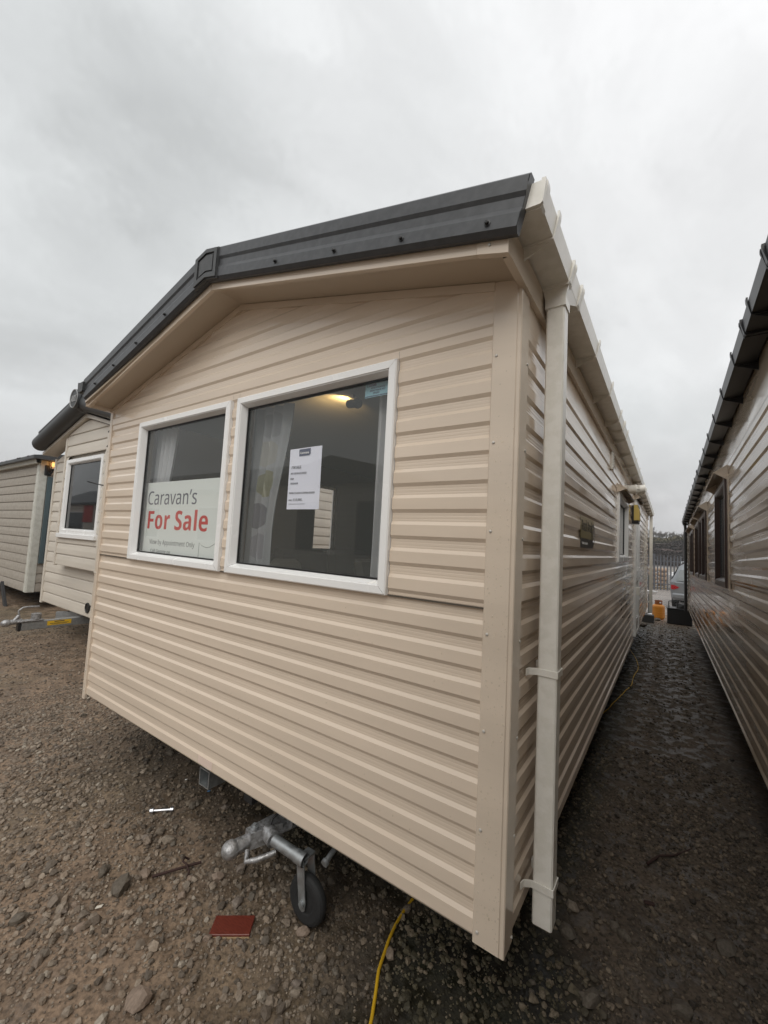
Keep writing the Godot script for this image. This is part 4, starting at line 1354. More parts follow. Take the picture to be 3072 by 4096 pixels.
# ------------------------------------------------------------------ things in the windows
func window_signs() -> void:
	var sans := SystemFont.new()
	sans.font_names = PackedStringArray(["Droid Sans"])
	var bold := SystemFont.new()
	bold.font_names = PackedStringArray(["Droid Sans"])
	bold.font_weight = 700
	var serif := SystemFont.new()
	serif.font_names = PackedStringArray(["Droid Serif"])
	var bn := thing("sale_banner", "white banner in the left front window reading Caravan's For Sale", "banner")
	var b := mb()
	b.box(Vector3(-2.105, 1.69, -0.046), Vector3(0.87, 0.52, 0.002))
	obj("sheet", b, M.banner_white, bn)
	var z := -0.0448
	text("lettering", "Caravan’s", sans, 0.092, 0.585, M.ink_grey, bn, Vector3(-2.495, 1.845, z))
	text("lettering", "For Sale", bold, 0.128, 0.70, M.ink_red, bn, Vector3(-2.475, 1.702, z))
	text("lettering", "View by Appointment Only", sans, 0.042, 0.535, M.ink_thin, bn, Vector3(-2.428, 1.552, z))
	text("lettering", "Call George on", sans, 0.030, 0.245, M.ink_thin, bn, Vector3(-2.405, 1.495, z))
	var sw := mb()
	sw.tube([Vector3(-1.845, 1.47, z), Vector3(-1.845, 1.572, z), Vector3(-1.815, 1.556, z), Vector3(-1.775, 1.547, z), Vector3(-1.735, 1.552, z), Vector3(-1.69, 1.572, z)], 0.0012, 5)
	obj("outline_print", sw, M.ink_thin, bn)
	var ps := thing("price_sheet", "white paper price sheet taped inside the right front window", "sheet")
	var p := mb()
	p.quad(Vector3(-1.124, 1.767, -0.047), Vector3(-0.909, 1.767, -0.047), Vector3(-0.915, 2.066, -0.050), Vector3(-1.126, 2.063, -0.048))
	p.quad(Vector3(-0.909, 1.767, -0.0478), Vector3(-1.124, 1.767, -0.0478), Vector3(-1.126, 2.063, -0.0488), Vector3(-0.915, 2.066, -0.0508))
	obj("paper", p, M.paper, ps)
	var lg := mb()
	lg.prism(PackedVector2Array([Vector2(-1.062, 2.058), Vector2(-0.986, 2.060), Vector2(-0.985, 2.034), Vector2(-0.993, 2.026), Vector2(-1.060, 2.024)]), Vector3(0, 0, -0.0476), Basis(), 0.0006)
	obj("emblem_print", lg, M.ink_navy, ps)
	text("print", "Caravans", bold, 0.011, 0.058, M.ink_white, ps, Vector3(-1.024, 2.040, -0.0464), Basis(), 1)
	var it := Basis(Vector3.RIGHT, Vector3(0.18, 1, 0), Vector3.BACK)
	z = -0.0458
	text("print", "FOR SALE.", serif, 0.013, 0.068, M.ink_black, ps, Vector3(-1.106, 1.972, z), it)
	text("print", "2017 ABI BEACH BREAK", serif, 0.0085, 0.108, M.ink_black, ps, Vector3(-1.110, 1.942, z), it)
	text("print", "33x10", serif, 0.0085, 0.024, M.ink_black, ps, Vector3(-1.111, 1.916, z), it)
	text("print", "1 BEDROOM", serif, 0.0085, 0.054, M.ink_black, ps, Vector3(-1.110, 1.893, z))
	text("print", "DOUBLE GLAZED & CENTRAL HEATED", serif, 0.0085, 0.170, M.ink_black, ps, Vector3(-1.111, 1.846, z))
	text("print", "ONLY", serif, 0.007, 0.026, M.ink_black, ps, Vector3(-1.112, 1.811, z))
	text("print", "£13,995.", serif, 0.014, 0.062, M.ink_black, ps, Vector3(-1.080, 1.812, z))
	var ul := mb()
	ul.box(Vector3(-1.057, 1.7925, -0.0462), Vector3(0.110, 0.0016, 0.0004))
	obj("underline_print", ul, M.ink_black, ps)
	# curtains: hung folds; the left one has a printed leaf trail
	var im := Image.create(128, 512, false, Image.FORMAT_RGB8)
	im.fill(Color(0.54, 0.55, 0.56))
	var leaves := [[64, 60, Color(0.48, 0.49, 0.50)], [58, 150, Color(0.54, 0.54, 0.52)], [70, 245, Color(0.46, 0.46, 0.38)], [56, 345, Color(0.38, 0.38, 0.40)], [66, 440, Color(0.48, 0.48, 0.50)]]
	for y in 512:
		for x in 128:
			for lf in leaves:
				var dx: float = (x - lf[0]) / 34.0
				var dy: float = (y - lf[1]) / 42.0
				if dx * dx + dy * dy < 1.0:
					var c: Color = lf[2]
					im.set_pixel(x, y, c if absf(dx - dy * 0.2) > 0.06 else c.lightened(0.2))
	var cm := mat("curtain_leaf", Color(1, 1, 1), 0.9)
	cm.albedo_texture = ImageTexture.create_from_image(im)
	cm.backlight_enabled = true
	cm.backlight = Color(0.35, 0.35, 0.35)
	var cg := mat("curtain_plain", lin(0.42, 0.43, 0.44), 0.9)
	cg.backlight_enabled = true
	cg.backlight = Color(0.35, 0.35, 0.35)
	curtain("curtain", "pale curtain with printed leaves at left of the right front window", -1.50, -1.19, -1.30, cm, 2.335, 1.45)
	curtain("curtain_001", "narrow plain grey curtain at right of the right front window", -0.64, -0.50, -0.545, cg, 2.335, 1.45)
	curtain("curtain_002", "pale plain curtain behind the banner at left of the left front window", -2.58, -2.32, -2.42, cg, 2.335, 1.45)
	# sofa under the windows
	var so := thing("sofa", "dark sofa inside the caravan below its side window", "sofa", Vector3(-2.62, 0.65, -1.9))
	var sb := mb()
	sb.bev(Vector3(0, 0.2, 0), Vector3(0.72, 0.40, 2.4), 0.05)
	obj("seat", sb, M.sofa_dark, so)
	for k in 3:
		var cu := mb()
		cu.bev(Vector3(-0.28, 0.62, -0.8 + 0.8 * k), Vector3(0.18, 0.48, 0.76), 0.06, Basis(Vector3.BACK, 0.12))
		obj("back_cushion", cu, M.sofa_dark, so)
	for k in 2:
		var cu := mb()
		cu.bev(Vector3(-0.1, 0.58, -0.95 + 1.3 * k), Vector3(0.14, 0.38, 0.40), 0.06, Basis(Vector3.BACK, 0.35))
		obj("scatter_cushion", cu, M.sofa_light, so)

func curtain(called: String, label: String, x0: float, x1: float, x1b: float, m: Material, yt: float, yb: float) -> void:
	var b := mb()
	var nu := 36
	var nv := 12
	for j in nv + 1:
		var t := float(j) / nv
		var xr := lerpf(x1, x1b, smoothstep(0.0, 0.8, t))
		for i in nu + 1:
			var u := float(i) / nu
			var amp := 0.012 + 0.006 * t
			var ph := u * TAU * (4.0 if x1 - x0 > 0.2 else 2.5)
			var p := Vector3(lerpf(x0, xr, u), lerpf(yt, yb, t), -0.112 + amp * sin(ph) + 0.004 * sin(ph * 2.3 + t * 3))
			var sl := amp * cos(ph) * TAU * 4.0 / maxf(xr - x0, 0.05)
			b.vert(p, Vector3(-sl * 0.8, 0, 1), Vector2(u, t))
	for j in nv:
		for i in nu:
			var a := j * (nu + 1) + i
			b.idx.append_array(PackedInt32Array([a, a + 1, a + nu + 1, a + 1, a + nu + 2, a + nu + 1]))
	var o := obj(called, b, m)
	tag(o, label, "curtain")

# ------------------------------------------------------------------ neighbours
func right_caravan() -> void:
	var root := thing("static_caravan_001", "brown-windowed static caravan with black gutter at the right edge", "caravan", Vector3(0.824, 0.11, 0))
	root.rotation.x = -0.0172
	var X := Vector3(-1, 0, 0)          # its near side faces -x; u = z
	var C: Material = M.cladding_shaded
	var z0 := -12.15
	var z1 := 2.7
	var wins := [[-3.98, -3.05, 1.345, 2.27], [-6.62, -5.28, 1.345, 2.25], [-7.85, -6.78, 1.345, 2.25], [-10.05, -8.55, 1.345, 2.25], [0.2, 1.4, 1.345, 2.27]]
	var holes := []
	for w in wins:
		holes.append([w[0] + 0.02, w[1] - 0.02, w[2] + 0.02, w[3] - 0.02])
	var O := Vector3.ZERO
	obj("cladding_panel", clad(O, X, z0, z1, YB, 1.402, 1.345, holes), C, root)
	obj("cladding_panel", clad(O, X, z0, z1, 1.398, 2.372, 1.468, holes, 0.004), C, root)
	var eb := mb()
	eb.sweep([Vector2(-0.006, 2.70), Vector2(-0.006, 2.50), Vector2(-0.012, 2.49), Vector2(-0.012, 2.38), Vector2(-0.010, 2.368)], Vector3(0, 0, z1), Basis(Vector3.RIGHT, Vector3.UP, Vector3(0, 0, -1)), z1 - z0)
	obj("eaves_band", eb, C, root)
	obj("lining", slab(O, X, z0, z1, YB, 2.70, holes, -0.06, -0.012), M.interior_wall, root)
	var hood_m: Material = M.trim
	for w in wins:
		window(root, Vector3(-0.006, 0, 0), X, w[0], w[1], w[2], w[3], M.brown_frame, M.frosted_glass, 0.075)
		if w[1] - w[0] > 1.2 and w[0] < 0:
			var ml := mb()
			ml.bev(Vector3(-0.016, (w[2] + w[3]) / 2, (w[0] + w[1]) / 2), Vector3(0.03, w[3] - w[2] - 0.12, 0.09), 0.005)
			obj("mullion", ml, M.brown_frame, root)
		var tr := mb()      # wide beige flashing beside the near jamb
		tr.bev(Vector3(-0.0095, (w[2] + w[3]) / 2, w[1] + 0.045), Vector3(0.013, w[3] - w[2] + 0.02, 0.085), 0.003)
		obj("flashing", tr, M.trim, root)
		var hd := mb()
		var hy: float = w[3]
		for z in [w[0] - 0.02, w[1] + 0.012]:
			hd.prism(PackedVector2Array([Vector2(-0.006, hy - 0.03), Vector2(-0.10, hy + 0.035), Vector2(-0.006, hy + 0.10)]), Vector3(0, 0, z), Basis(), 0.008)
		hd.prism(PackedVector2Array([Vector2(-0.006, hy + 0.094), Vector2(-0.10, hy + 0.03), Vector2(-0.106, hy + 0.035), Vector2(-0.006, hy + 0.104)]), Vector3(0, 0, w[0] - 0.022), Basis(), w[1] - w[0] + 0.044)
		obj("hood", hd, hood_m, root)
	# other walls, roof
	var ow := mb()
	ow.box(Vector3(2.99, 1.56, (z0 + z1) / 2), Vector3(0.1, 2.3, z1 - z0))
	ow.box(Vector3(1.5, 1.56, z0 + 0.04), Vector3(2.9, 2.3, 0.08))
	ow.box(Vector3(1.5, 1.56, z1 - 0.04), Vector3(2.9, 2.3, 0.08))
	obj("wall", ow, C, root)
	for s in [-1.0, 1.0]:
		var rf := mb()
		rf.prism(PackedVector2Array([Vector2(1.52, 3.24), Vector2(1.52 + s * 1.60, 2.78), Vector2(1.52 + s * 1.60, 2.72), Vector2(1.52, 3.17)]), Vector3(0, 0, z0 - 0.1), Basis(), z1 - z0 + 0.2)
		obj("roof", rf, M.roof_moulded, root)
		var ge := mb()
		ge.prism(PackedVector2Array([Vector2(1.52, 3.17), Vector2(1.52 + s * 1.50, 2.74), Vector2(1.52, 2.70)]), Vector3(0, 0, z0 + 0.0), Basis(), 0.06)
		ge.prism(PackedVector2Array([Vector2(1.52, 3.17), Vector2(1.52 + s * 1.50, 2.74), Vector2(1.52, 2.70)]), Vector3(0, 0, z1 - 0.06), Basis(), 0.06)
		obj("gable", ge, C, root)
	var sf := mb()
	sf.box(Vector3(-0.02, 2.705, (z0 + z1) / 2), Vector3(0.06, 0.02, z1 - z0))
	obj("soffit", sf, C, root)
	var bz := []
	for k in 24:
		bz.append(1.9 - 0.58 * k)
	gutter(root, -0.012, -0.120, 2.712, z1 + 0.05, z0 - 0.05, M.black_plastic, bz, [-0.62, -1.2, -5.1, -9.0])
	chassis(root, 0.05, 2.95, z1, z0, YB)
	# black round downpipe at the far corner
	var dp := mb()
	dp.tube([Vector3(-0.055, 2.63, z0 - 0.02), Vector3(-0.045, 2.52, z0 + 0.0), Vector3(-0.040, 0.35, z0 + 0.0)], 0.034, 12)
	var dpo := obj("downpipe", dp, M.black_plastic, root)
	var dc := mb()
	dc.tube([Vector3(-0.055, 2.66, z0 - 0.02), Vector3(-0.055, 2.60, z0 - 0.02)], 0.05, 12)
	obj("pipe_collar", dc, M.black_plastic, dpo)

# a run of separate overlapping boards on a wall; each board is a mesh of its own
func boards(parent: Node, called: String, P: Vector3, N: Vector3, u0: float, u1: float, y0: float, y1: float, pitch: float, m: Material, holes := [], lim = null, proud := 0.014) -> void:
	var n := int(ceil((y1 - y0) / pitch - 1e-4))
	var U := Vector3.UP.cross(N)
	for k in n:
		var a := y0 + pitch * k
		var c := minf(a + pitch, y1)
		var cuts := [[u0, u1]]
		for h in holes:
			if (a + c) / 2 > h[2] and (a + c) / 2 < h[3]:
				var nw := []
				for s in cuts:
					if h[0] > s[0]:
						nw.append([s[0], minf(h[0], s[1])])
					if h[1] < s[1]:
						nw.append([maxf(h[1], s[0]), s[1]])
				cuts = nw
		for s in cuts:
			if s[1] - s[0] < 0.01:
				continue
			var b := mb()
			var jig := 0.0012 * sin(k * 7.3 + u0)
			var pr := [Vector2(a - 0.004, 0.0), Vector2(a - 0.004, proud + jig), Vector2(a + 0.006, proud + 0.003 + jig), Vector2(a + pitch * 0.45, proud + 0.002 + jig), Vector2(a + pitch * 0.82, proud * 0.62), Vector2(minf(a + pitch * 0.90, c), 0.002), Vector2(c, 0.0)]
			for i in pr.size() - 1:
				var p: Vector2 = pr[i]
				var q: Vector2 = pr[i + 1]
				if q.x > c + 1e-5:
					q.x = c
				if p.x > c - 1e-5 and q.x > c - 1e-5 and i > 1:
					continue
				var lp := Vector2(s[0], s[1])
				var lq := Vector2(s[0], s[1])
				if lim != null:
					var wp: Vector2 = lim.call(p.x)
					var wq: Vector2 = lim.call(q.x)
					lp = Vector2(maxf(s[0], wp.x), minf(s[1], wp.y))
					lq = Vector2(maxf(s[0], wq.x), minf(s[1], wq.y))
					if lp.y < lp.x:
						lp = Vector2((lp.x + lp.y) / 2, (lp.x + lp.y) / 2)
					if lq.y < lq.x:
						lq = Vector2((lq.x + lq.y) / 2, (lq.x + lq.y) / 2)
				var op := P + Vector3.UP * p.x + N * p.y
				var oq := P + Vector3.UP * q.x + N * q.y
				b.quad(op + U * lp.x, op + U * lp.y, oq + U * lq.y, oq + U * lq.x)
			if b.v.size() > 0:
				obj(called, b, m, parent)

func bay_caravan() -> void:
	var cx := -6.13
	var root := thing("static_caravan_002", "pale bay-fronted static caravan with rounded dark gable and round badge, left of the middle", "caravan", Vector3(cx, 0.02, -1.02))
	var hw := 1.48
	var C: Material = M.cladding_pale
	var F := Vector3(0, 0, 1)
	var Lz := 9.2
	var eave := 2.62
	var apex := 3.02
	var lim := func(y: float) -> Vector2:
		var h := hw if y <= eave else maxf(0.0, hw * (apex - y) / (apex - eave))
		return Vector2(-h, h)
	# main wall boards, with the bay in front of the middle
	boards(root, "cladding_board", Vector3.ZERO, F, -hw, hw, 0.43, apex - 0.02, 0.155, C, [[-0.70, 0.70, 1.10, 3.0]], lim)
	var wl := mb()
	wl.prism(PackedVector2Array([Vector2(-hw, 0.43), Vector2(hw, 0.43), Vector2(hw, eave), Vector2(0, apex), Vector2(-hw, eave)]), Vector3(0, 0, -0.06), Basis(), 0.058)
	obj("wall", wl, C, root)
	# bay
	var bz := 0.125
	var bw := 0.70
	var w := [-0.60, 0.62, 1.50, 2.55]
	boards(root, "cladding_board", Vector3(0, 0, bz), F, -bw, bw, 1.06, 3.07, 0.155, C, [[w[0], w[1], w[2], w[3]]], func(y: float) -> Vector2:
		var h := bw if y <= 2.91 else clampf((3.09 - y) / 0.253, 0.0, bw)
		return Vector2(-h, h))
	for s in [-1.0, 1.0]:
		boards(root, "cladding_board", Vector3(s * bw, 0, 0), Vector3(s, 0, 0), 0.0 if s < 0 else -bz, bz if s < 0 else 0.0, 1.06, 2.85, 0.155, C)
		var tr := mb()
		tr.bev(Vector3(s * bw, 1.96, bz + 0.004), Vector3(0.05, 1.84, 0.045), 0.004)
		obj("bay_trim", tr, C, root)
		var ct := mb()
		ct.bev(Vector3(s * hw, 1.53, 0.0), Vector3(0.06, 2.26, 0.06), 0.005)
		obj("corner_trim", ct, C, root)
	var bb := mb()
	bb.box(Vector3(0, 1.952, 0.045), Vector3(bw * 2 - 0.01, 1.80, 0.09))
	obj("bay_box", bb, C, root)
	window(root, Vector3(0, 0, bz + 0.008), F, w[0], w[1], w[2], w[3], M.white_frame, M.dark_glass, 0.07)
	var sill := mb()
	sill.bev(Vector3(0, w[2] - 0.03, bz + 0.03), Vector3(w[1] - w[0] + 0.06, 0.06, 0.05), 0.005)
	obj("sill", sill, M.white_frame, root)
	# side walls and back
	boards(root, "cladding_board", Vector3(hw, 0, 0), Vector3(1, 0, 0), 0.03, Lz, 0.43, eave, 0.155, M.cladding_pale)
	var sw := mb()
	sw.box(Vector3(hw - 0.03, 1.53, -Lz / 2 - 0.03), Vector3(0.056, 2.2, Lz - 0.07))
	sw.box(Vector3(-hw + 0.03, 1.53, -Lz / 2 - 0.03), Vector3(0.056, 2.2, Lz - 0.07))
	sw.box(Vector3(0, 1.53, -Lz), Vector3(hw * 2 - 0.12, 2.2, 0.06))
	obj("wall", sw, C, root)
	for s in [-1.0, 1.0]:
		# roof sheet and rounded gable moulding with a slimmer roll above it
		var rf := mb()
		rf.prism(PackedVector2Array([Vector2(0, 3.36), Vector2(s * 1.68, 2.93), Vector2(s * 1.68, 2.87), Vector2(0, 3.30)]), Vector3(0, 0, -Lz - 0.1), Basis(), Lz + 0.36)
		obj("roof", rf, M.roof_moulded, root)
		var p0 := Vector3(0.05, 3.275, 0.22)
		var p1 := Vector3(0.05 + s * 1.60, 2.865, 0.22)
		var g := mb()
		g.tube([p0, p1], 0.112, 22)
		g.ball(p1, Vector3(0.112, 0.112, 0.112), Basis(), 10, 18)
		g.prism(PackedVector2Array([Vector2(0, 3.37), Vector2(s * 1.64, 2.94), Vector2(s * 1.64, 2.82), Vector2(0, 3.25)]), Vector3(0, 0, -0.02), Basis(), 0.22)
		obj("gable_moulding", g, M.roof_moulded, root)
		var g2 := mb()
		g2.tube([p0 + Vector3(0, 0.17, 0.0), p1 + Vector3(s * 0.03, 0.175, 0.0)], 0.040, 14)
		g2.ball(p1 + Vector3(s * 0.03, 0.175, 0), Vector3.ONE * 0.040)
		obj("gable_roll", g2, M.roof_moulded, root)
		var so := mb()
		so.prism(PackedVector2Array([Vector2(0, 3.10), Vector2(s * 1.58, 2.70), Vector2(s * 1.58, 2.74), Vector2(0, 3.15)]), Vector3(0, 0, -0.02), Basis(), 0.20)
		obj("soffit", so, C, root)
	var hubm := mb()
	hubm.ball(Vector3(0.07, 3.28, 0.22), Vector3(0.14, 0.15, 0.13), Basis(), 10, 18)
	hubm.tube([Vector3(0.05, 3.43, 0.10), Vector3(0.05, 3.43, 0.25)], 0.065, 14)
	obj("gable_hub", hubm, M.roof_moulded, root)
	# round badge with raised letters
	var ax := on_normal(F)
	var bd := mb()
	bd.lathe([Vector2(0.128, 0.0), Vector2(0.128, 0.034), Vector2(0.120, 0.040), Vector2(0.112, 0.034), Vector2(0.0, 0.034)], Vector3(0.07, 3.29, 0.325), ax, 28)
	var bdo := obj("badge", bd, M.roof_moulded, root)
	var ring := mb()
	ring.lathe([Vector2(0.128, 0.030), Vector2(0.126, 0.041), Vector2(0.120, 0.0425), Vector2(0.114, 0.036)], Vector3(0.07, 3.29, 0.325), ax, 28)
	obj("badge_rim", ring, M.badge_letters, bdo)
	var bold := SystemFont.new()
	bold.font_names = PackedStringArray(["Droid Sans"])
	bold.font_weight = 700
	text("badge_letters", "ABI", bold, 0.085, 0.165, M.badge_letters, bdo, Vector3(0.07, 3.29, 0.362), Basis(Vector3.RIGHT, Vector3(0.22, 1, 0), Vector3(0, 0, 12)), 1)
	# a pale strip of sealant beside the badge
	var ss := mb()
	ss.bev(Vector3(0.24, 3.43, 0.27), Vector3(0.02, 0.13, 0.02), 0.003)
	obj("sealant_strip", ss, M.gutter_cream, root)
	# round black inlet low on the front
	var inl := mb()
	inl.lathe([Vector2(0.068, 0.0), Vector2(0.068, 0.012), Vector2(0.058, 0.016), Vector2(0.054, 0.008), Vector2(0.0, 0.008)], Vector3(0.255, 0.545, 0.016), on_normal(F), 20)
	obj("round_inlet", inl, M.black_plastic, root)
	chassis(root, -hw, hw, -0.03, -Lz, 0.43)
	# drawbar with coupling and a swung-up handle, yellow warning label
	var db := part("drawbar", root)
	var d := mb()
	d.bev(Vector3(-0.06, 0.335, 0.02), Vector3(0.075, 0.10, 1.18), 0.006)
	obj("beam", d, M.galvanised, db)
	var be := mb()
	be.bev(Vector3(-0.06, 0.335, 0.625), Vector3(0.08, 0.104, 0.03), 0.004)
	obj("end_plug", be, M.black_plastic, db)
	for s in [-1.0, 1.0]:
		var lg := mb()
		lg.box(Vector3(s * 0.35, 0.34, -0.35), Vector3(0.06, 0.09, 1.0), Basis(Vector3.UP, s * 0.55))
		obj("brace", lg, M.galvanised, db)
	var pr := mb()
	pr.bev(Vector3(0.15, 0.17, -0.18), Vector3(0.07, 0.36, 0.04), 0.004, Basis(Vector3.BACK, 0.5))
	obj("prop", pr, M.galvanised, db)
	var hd := mb()
	hd.bev(Vector3(-0.06, 0.398, 0.52), Vector3(0.10, 0.022, 0.26), 0.006)
	hd.cyl(Vector3(-0.06, 0.405, 0.46), Vector3(-0.06, 0.48, 0.46), 0.052, 18)
	hd.tube([Vector3(-0.06, 0.40, 0.60), Vector3(-0.06, 0.395, 0.72)], 0.032, 14)
	hd.ball(Vector3(-0.06, 0.39, 0.745), Vector3(0.045, 0.045, 0.055))
	hd.tube([Vector3(-0.06, 0.40, 0.68), Vector3(-0.06, 0.47, 0.63)], 0.022, 12)
	obj("coupling_head", hd, M.cast_silver, db)
	var hh := mb()
	hh.tube([Vector3(-0.06, 0.47, 0.63), Vector3(-0.06, 0.53, 0.64), Vector3(-0.06, 0.565, 0.60), Vector3(-0.06, 0.57, 0.54), Vector3(-0.06, 0.565, 0.44)], 0.011, 10)
	obj("release_handle", hh, M.cast_silver, db)
	var yl := mb()
	yl.box(Vector3(-0.0215, 0.345, 0.22), Vector3(0.001, 0.055, 0.26))
	var ylo := obj("warning_label", yl, M.sticker_yellow, db)
	var yt := mb()
	yt.box(Vector3(-0.0208, 0.360, 0.22), Vector3(0.0004, 0.010, 0.11))
	yt.box(Vector3(-0.0208, 0.340, 0.22), Vector3(0.0004, 0.006, 0.20))
	yt.box(Vector3(-0.0208, 0.328, 0.22), Vector3(0.0004, 0.005, 0.17))
	obj("print", yt, M.ink_black, yl_parent(ylo))

func yl_parent(n: Node) -> Node:   # keeps the label's print at the third level
	return n.get_parent()

func left_caravan() -> void:
	# weathered caravan side-on at the left edge; its right end carries a shutter and a lantern
	var root := thing("static_caravan_003", "weathered boarded caravan with teal shutter and white corner at the left edge", "caravan", Vector3(-9.48, -0.05, -1.31))
	var B: Material = M.board_weathered
	var F := Vector3(0, 0, 1)
	var len_x := 9.0
	boards(root, "board", Vector3.ZERO, F, -4.2, -0.06, 0.40, 2.90, 0.172, B, [], null, 0.016)
	boards(root, "board", Vector3.ZERO, Vector3(1, 0, 0), 0.06, 3.0, 0.40, 2.90, 0.172, B, [], null, 0.016)
	var wl := mb()
	wl.box(Vector3(-len_x / 2, 1.65, -0.04), Vector3(len_x, 2.5, 0.075))
	wl.box(Vector3(-0.04, 1.65, -1.55), Vector3(0.075, 2.5, 2.92))
	wl.box(Vector3(-len_x / 2, 1.65, -3.05), Vector3(len_x, 2.5, 0.075))
	obj("wall", wl, B, root)
	var ct := mb()
	ct.bev(Vector3(-0.045, 1.645, 0.012), Vector3(0.12, 2.51, 0.03), 0.004)
	ct.bev(Vector3(0.012, 1.645, -0.045), Vector3(0.03, 2.51, 0.12), 0.004)
	obj("corner_trim", ct, M.corner_white, root)
	var rf := mb()
	rf.prism(PackedVector2Array([Vector2(0.18, 2.96), Vector2(-1.5, 3.28), Vector2(-3.2, 2.96), Vector2(-3.2, 2.90), Vector2(0.18, 2.90)]), Vector3(-len_x, 0, 0), Basis(Vector3(0, 0, 1), Vector3.UP, Vector3(1, 0, 0)), len_x + 0.22)
	obj("roof", rf, M.roof_moulded, root)
	var gt := mb()
	gt.sweep([Vector2(0.02, 2.93), Vector2(0.03, 2.83), Vector2(0.09, 2.83), Vector2(0.12, 2.93), Vector2(0.115, 2.93), Vector2(0.086, 2.836), Vector2(0.034, 2.836), Vector2(0.024, 2.93)], Vector3(-len_x, 0, 0), Basis(Vector3(0, 0, 1), Vector3.UP, Vector3(1, 0, 0)), len_x + 0.1, true)
	obj("gutter", gt, M.corner_white, root)
	# moss tufts on the roof edge
	var ms := mb()
	rng.seed = 8
	for k in 40:
		ms.ball(Vector3(rng.randf_range(-4, 0.15), 2.955, rng.randf_range(0.10, 0.18)), Vector3(rng.randf_range(0.02, 0.06), 0.018, 0.02), Basis(), 3, 6)
	var mo := obj("moss", ms, M.underside, root)
	mo.set_meta("kind", "stuff")
	# shutter: frame and two sunk panels
	var sp := part("shutter", root)
	var s0 := -0.115
	var s1 := -0.56
	var sf := mb()
	var fy := [0.93, 2.60]
	for e in [[s0, s0 - 0.07, fy[0], fy[1]], [s1 + 0.07, s1, fy[0], fy[1]]]:
		sf.bev(Vector3(0.034, (e[2] + e[3]) / 2, (e[0] + e[1]) / 2), Vector3(0.03, e[3] - e[2], 0.07), 0.004)
	for y in [fy[0] + 0.06, 1.84, fy[1] - 0.04]:
		sf.bev(Vector3(0.034, y, (s0 + s1) / 2), Vector3(0.0296, 0.12 if y < 2.5 else 0.08, absf(s1 - s0) - 0.14), 0.004)
	sf.box(Vector3(0.026, (fy[0] + fy[1]) / 2, (s0 + s1) / 2), Vector3(0.012, fy[1] - fy[0] - 0.04, absf(s1 - s0) - 0.1))
	obj("frame", sf, M.teal_shutter, sp)
	for e in [[1.07, 1.76], [1.92, 2.50]]:
		var pn := mb()
		pn.bev(Vector3(0.036, (e[0] + e[1]) / 2, (s0 + s1) / 2), Vector3(0.014, e[1] - e[0], absf(s1 - s0) - 0.20), 0.007)
		obj("panel", pn, M.teal_shutter, sp)
	chassis(root, -len_x, 0, -0.05, -3.0, 0.40)
	var lg := mb()
	lg.bev(Vector3(-0.9, 0.2, 0.10), Vector3(0.07, 0.75, 0.05), 0.004, Basis(Vector3.BACK, 0.75))
	obj("corner_steady", lg, M.dark_steel, root)
	# lit carriage lantern
	var ln := part("lantern", root, Vector3(0.02, 2.74, -0.13))
	var bk := mb()
	bk.bev(Vector3(0.012, -0.02, 0.02), Vector3(0.03, 0.20, 0.11), 0.012)
	bk.tube([Vector3(0.02, -0.07, 0.02), Vector3(0.08, -0.09, 0.0), Vector3(0.11, -0.05, -0.02), Vector3(0.12, -0.01, -0.02)], 0.014, 8)
	for k in 4:
		var an := TAU * k / 4 + PI / 4
		bk.tube([Vector3(0.12 + 0.05 * cos(an), 0.0, -0.02 + 0.05 * sin(an)), Vector3(0.12 + 0.085 * cos(an), 0.17, -0.02 + 0.085 * sin(an))], 0.006, 6)
	bk.lathe([Vector2(0.03, -0.02), Vector2(0.055, 0.0), Vector2(0.055, 0.006), Vector2(0.0, 0.006)], Vector3(0.12, 0, -0.02), Basis(), 8)
	bk.lathe([Vector2(0.10, 0.165), Vector2(0.095, 0.18), Vector2(0.03, 0.215), Vector2(0.0, 0.22)], Vector3(0.12, 0, -0.02), Basis(), 8)
	obj("lantern_frame", bk, M.black_plastic, ln)
	var bu := mb()
	bu.ball(Vector3(0.12, 0.095, -0.02), Vector3(0.034, 0.05, 0.034))
	obj("lamp_bulb", bu, M.lamp_glow, ln)
	var gl := mb()
	for k in 4:
		var a0 := TAU * k / 4 + PI / 4
		var a1 := a0 + TAU / 4
		var f := func(an: float, r: float, y: float) -> Vector3: return Vector3(0.12 + r * cos(an), y, -0.02 + r * sin(an))
		gl.quad2(f.call(a0, 0.049, 0.006), f.call(a1, 0.049, 0.006), f.call(a1, 0.083, 0.168), f.call(a0, 0.083, 0.168), Vector3(cos(a0 + TAU / 8), 0, sin(a0 + TAU / 8)))
	obj("lantern_glass", gl, M.lamp_glass, ln)
	var li := OmniLight3D.new()
	li.name = "lantern_light"
	li.light_color = Color(1.0, 0.68, 0.32)
	li.light_energy = 0.008
	li.light_size = 0.03
	li.omni_range = 12
	li.omni_attenuation = 2
	li.shadow_enabled = true
	li.position = Vector3(-9.48 + 0.02 + 0.12, -0.05 + 2.74 + 0.095, -1.31 - 0.15)
	add_child(li)

